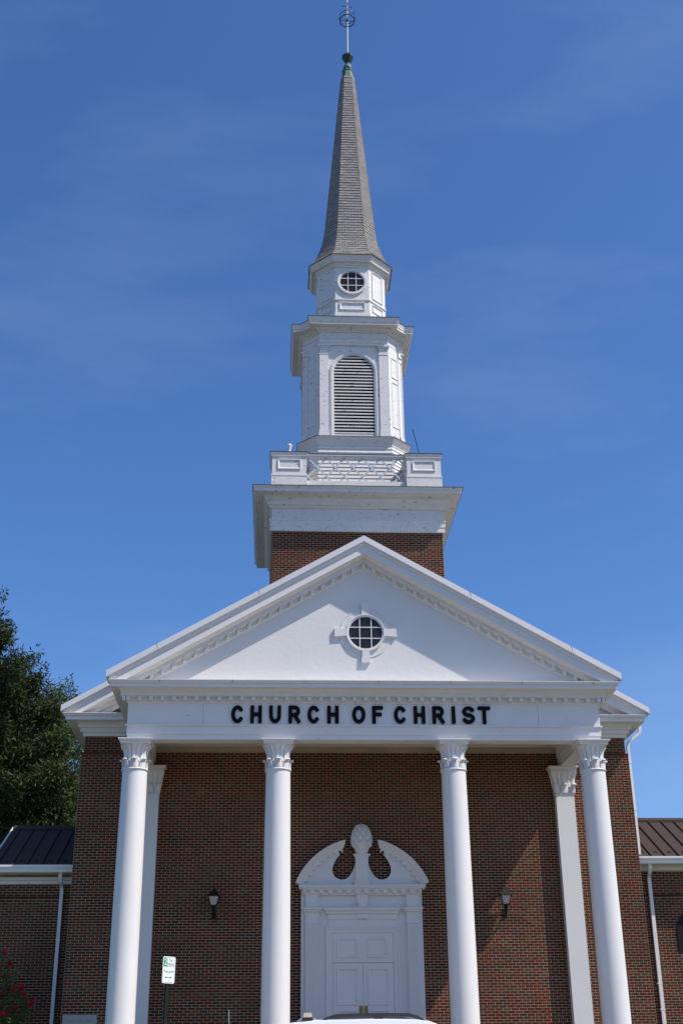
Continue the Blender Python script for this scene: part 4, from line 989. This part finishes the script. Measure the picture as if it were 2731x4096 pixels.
for s_ in (-1, 1):
    yy = CARY+s_*.60
    q = MB(); path = [(-1.50, yy, 1.655), (-1.40, yy, 1.70), (-1.26, yy, 1.735), (-.9, yy, 1.745), (-.5, yy, 1.745), (-.10, yy, 1.74), (.05, yy, 1.70), (.16, yy, 1.65)]
    rows = []
    for i, p in enumerate(path):
        h = (.012, .024, .030, .030, .030, .030, .026, .012)[i]; rows.append([(p[0], yy-.022, p[2]-h), (p[0], yy+.022, p[2]-h), (p[0], yy+.016, p[2]+h*.8), (p[0], yy-.016, p[2]+h*.8)])
    q.grid(rows, True); q.face(rows[0]); q.face(rows[-1]); q.build('roof_rail', 'plastic', CAR)
    MB().box(-.66, -.52, yy-.025, yy+.025, 1.66, 1.722).build('rail_foot', 'plastic', CAR)
q = MB(); q.box(-1.79, -1.63, CARY-.62, CARY-.42, 1.645, 1.715); q.build('beacon_base', 'plastic', CAR)
q = MB(); rows = [[(-1.785, CARY-.615, 1.716), (-1.635, CARY-.615, 1.716), (-1.635, CARY-.425, 1.716), (-1.785, CARY-.425, 1.716)], [(-1.765, CARY-.59, 1.782), (-1.65, CARY-.59, 1.782), (-1.65, CARY-.45, 1.782), (-1.765, CARY-.45, 1.782)]]
q.grid(rows, True); q.face(rows[1]); q.build('beacon_lens', 'lens', CAR)
for x0, x1 in ((-1.62, -1.54), (-1.80, -1.87)): MB().tube([(x0, CARY-.60, 1.70), (x1, CARY-.60, 1.655)], .006, 5).build('beacon_strap', 'cap', CAR)
for x in (-2.72, -.22):
    for s_ in (-1, 1):
        yy = CARY+s_*.80; q = MB(); rows = [[(x+r*math.cos(2*math.pi*j/28), yy+s_*o, .33+r*math.sin(2*math.pi*j/28)) for j in range(28)] for r, o in ((.21, .06), (.30, .085), (.33, .06), (.33, -.10), (.2, -.10))]
        q.grid(rows, True); WHL = q.build('wheel', 'rubber', CAR, smooth=True)
        q = MB(); rows = [[(x+r*math.cos(2*math.pi*j/20), yy+s_*o, .33+r*math.sin(2*math.pi*j/20)) for j in range(20)] for r, o in ((.212, .06), (.16, .05), (.05, .075), (.001, .075))]; q.grid(rows, True); q.build('rim', 'alloy', WHL)
for s_ in (-1, 1):
    MB().box(-3.675, -3.50, CARY+s_*.66-.16, CARY+s_*.66+.16, .70, .86).build('headlight', 'alloy', CAR, bevel=.02); MB().box(.56, .655, CARY+s_*.74-.08, CARY+s_*.74+.08, .72, 1.0).build('tail_light', 'redlens', CAR)
    q = MB(); q.ball((-2.28, CARY+s_*.98, 1.12), .06, .10, .075, 10, 6); q.build('wing_mirror', 'car', CAR, smooth=True)
    for x in (-1.9, -1.05): MB().box(x, x+.16, CARY+s_*.885-.012, CARY+s_*.885+.012, .93, .955).build('door_handle', 'plastic', CAR)
MB().tube([(-2.93, CARY-.62, .98), (-2.95, CARY-.62, 1.83)], .004, 5).build('aerial', 'cap', CAR)

# ------------------------------------------------------------------ trees
def leaf_cloud(centres, radii, n, size, aspect, name, m_, parent, droop=.3, flat=.8):
    c = np.array(centres); r = np.array(radii); k = rng.choice(len(c), n, p=(r**2)/(r**2).sum())
    d = rng.normal(size=(n, 3)); d /= np.linalg.norm(d, axis=1)[:, None]; rad = rng.uniform(.35, 1.05, n)**.6
    p = c[k]+d*(rad*r[k])[:, None]*np.array([1, 1, flat])
    ax = d*.7+rng.normal(size=(n, 3))*.7; ax[:, 2] -= droop; ax /= np.linalg.norm(ax, axis=1)[:, None]
    o = np.cross(ax, rng.normal(size=(n, 3))); o /= np.linalg.norm(o, axis=1)[:, None]
    L = size*rng.uniform(.6, 1.3, n)[:, None]; W = L*aspect
    v = np.stack([p, p+ax*L*.45+o*W*.5, p+ax*L, p+ax*L*.45-o*W*.5], 1).reshape(-1, 3)
    at = np.array([c[:, 0].mean(), c[:, 1].mean(), c[:, 2].min()])
    me = bpy.data.meshes.new(name); me.vertices.add(4*n); me.vertices.foreach_set('co', (v-at).astype(np.float32).ravel())
    me.loops.add(4*n); me.loops.foreach_set('vertex_index', np.arange(4*n, dtype=np.int32)); me.polygons.add(n); me.polygons.foreach_set('loop_start', np.arange(0, 4*n, 4, dtype=np.int32))
    me.update(calc_edges=True); me.validate(); me.materials.append(M[m_]); ob = bpy.data.objects.new(name, me); place(ob, at, parent); return ob
def tree(x, y, h, label, m_, env, n, size, seed):
    global rng
    rng = np.random.default_rng(seed); rnd = random.Random(seed)
    T = thing('oak_tree', (x, y, -.02), label, 'tree', 'trees behind the left wing')
    q = MB(); q.tube([(x, y, -.1), (x+.05, y, h*.2), (x-.1, y+.1, h*.5), (x, y, h*.93)], [.45, .36, .24, .04], 10)
    cen = []; rad = []
    nl = 88
    for i in range(nl):
        t = .16+.82*i/(nl-1); z0 = h*max(.1, t-.10); a = i*2.4+rnd.uniform(-.4, .4); R = env(t)
        L = R*rnd.uniform(.72, 1.08); e = Vector((x+L*math.cos(a), y+L*math.sin(a), h*t+rnd.uniform(-.2, .5)))
        s0 = Vector((x, y, z0)); q.tube([s0, s0.lerp(e, .5)+Vector((0, 0, .25)), e], [.12*(1-t)+.03, .06*(1-t)+.02, .01], 5)
        for f in (.22, .45, .7, .9, 1.0):
            p = s0.lerp(e, f); rr = (.28+.30*R*.42)*(1.25-.45*f)*rnd.uniform(.8, 1.25); rr = max(.32, min(1.25, rr))
            for _ in range(3):
                cen.append((p.x+rnd.uniform(-.5, .5)*rr, p.y+rnd.uniform(-.5, .5)*rr, p.z+rnd.uniform(-.4, .6)*rr)); rad.append(rr*rnd.uniform(.65, 1))
        for _ in range(3):       # small outlying sprays make the outline ragged
            cen.append((e.x+rnd.uniform(-.5, .5), e.y+rnd.uniform(-.5, .5), e.z+rnd.uniform(-.1, .7))); rad.append(rnd.uniform(.18, .34))
    q.build('trunk', 'bark', T, smooth=True, merge=False)
    leaf_cloud(cen, rad, n, size, .26, 'crown', m_, T)
    return T
tree(-13.5, 45.5, 17.5, 'tall dark green oak behind the left wing roof', 'leaf', lambda t: np.interp(t, [0, .15, .4, .65, .8, .855, .92, 1], [3.6, 3.9, 3.9, 3.5, 2.9, 2.3, 1.3, .3]), 360000, .20, 11)
tree(-12.2, 53.5, 16.6, 'lighter green tree between the dark oak and the church wall', 'leaf2', lambda t: np.interp(t, [0, .15, .4, .7, .88, 1], [2.4, 3.2, 3.4, 2.7, 1.6, .5]), 160000, .19, 23)
# flowering shrub by the left wing
rng = np.random.default_rng(5); rnd = random.Random(5)
CM = thing('flowering_shrub', (-9.35, 33.0, -.02), 'leafy shrub with red blossoms growing against the left wing', 'shrub')
q = MB(); cen = []; rad = []; bc = []; br = []
tips = [(-8.95, 32.9, 3.72), (-9.2, 33.1, 3.85), (-8.78, 32.9, 3.45), (-8.90, 33.0, 3.2), (-9.4, 33.0, 3.6), (-8.62, 32.8, 2.86), (-8.45, 32.9, 2.90), (-8.36, 32.9, 2.70), (-8.22, 32.9, 2.52), (-8.5, 32.8, 2.45), (-8.7, 32.7, 2.62), (-9.0, 32.8, 2.75), (-8.85, 33.1, 2.95), (-8.55, 33, 2.25), (-9.5, 32.8, 3.1), (-9.9, 33, 3.3), (-9.8, 32.8, 2.7), (-10.2, 33, 2.8), (-8.75, 32.6, 2.3), (-9.2, 32.6, 2.4)]
for i, t in enumerate(tips):
    b0 = Vector((-9.35+rnd.uniform(-.15, .15), 33.0, 0)); e = Vector(t); q.tube([b0, b0.lerp(e, .45)+Vector((-.1, 0, .25)), e], [.035, .02, .006], 6)
    for f in (.62, .75, .86, .95):
        p = b0.lerp(e, f); cen.append((p.x+rnd.uniform(-.1, .1), p.y, p.z+.02)); rad.append(rnd.uniform(.12, .22))
    if rnd.random() < .85:
        for _ in range(3): bc.append((e.x+rnd.uniform(-.05, .05), e.y+rnd.uniform(-.05, .05), e.z+rnd.uniform(-.04, .06))); br.append(rnd.uniform(.035, .07))
q.build('stems', 'bark', CM, smooth=True, merge=False)
leaf_cloud(cen, rad, 9000, .062, .5, 'foliage', 'leaf3', CM, .1)
leaf_cloud(bc, br, 5200, .035, .8, 'blossoms', 'bloom', CM, 0)
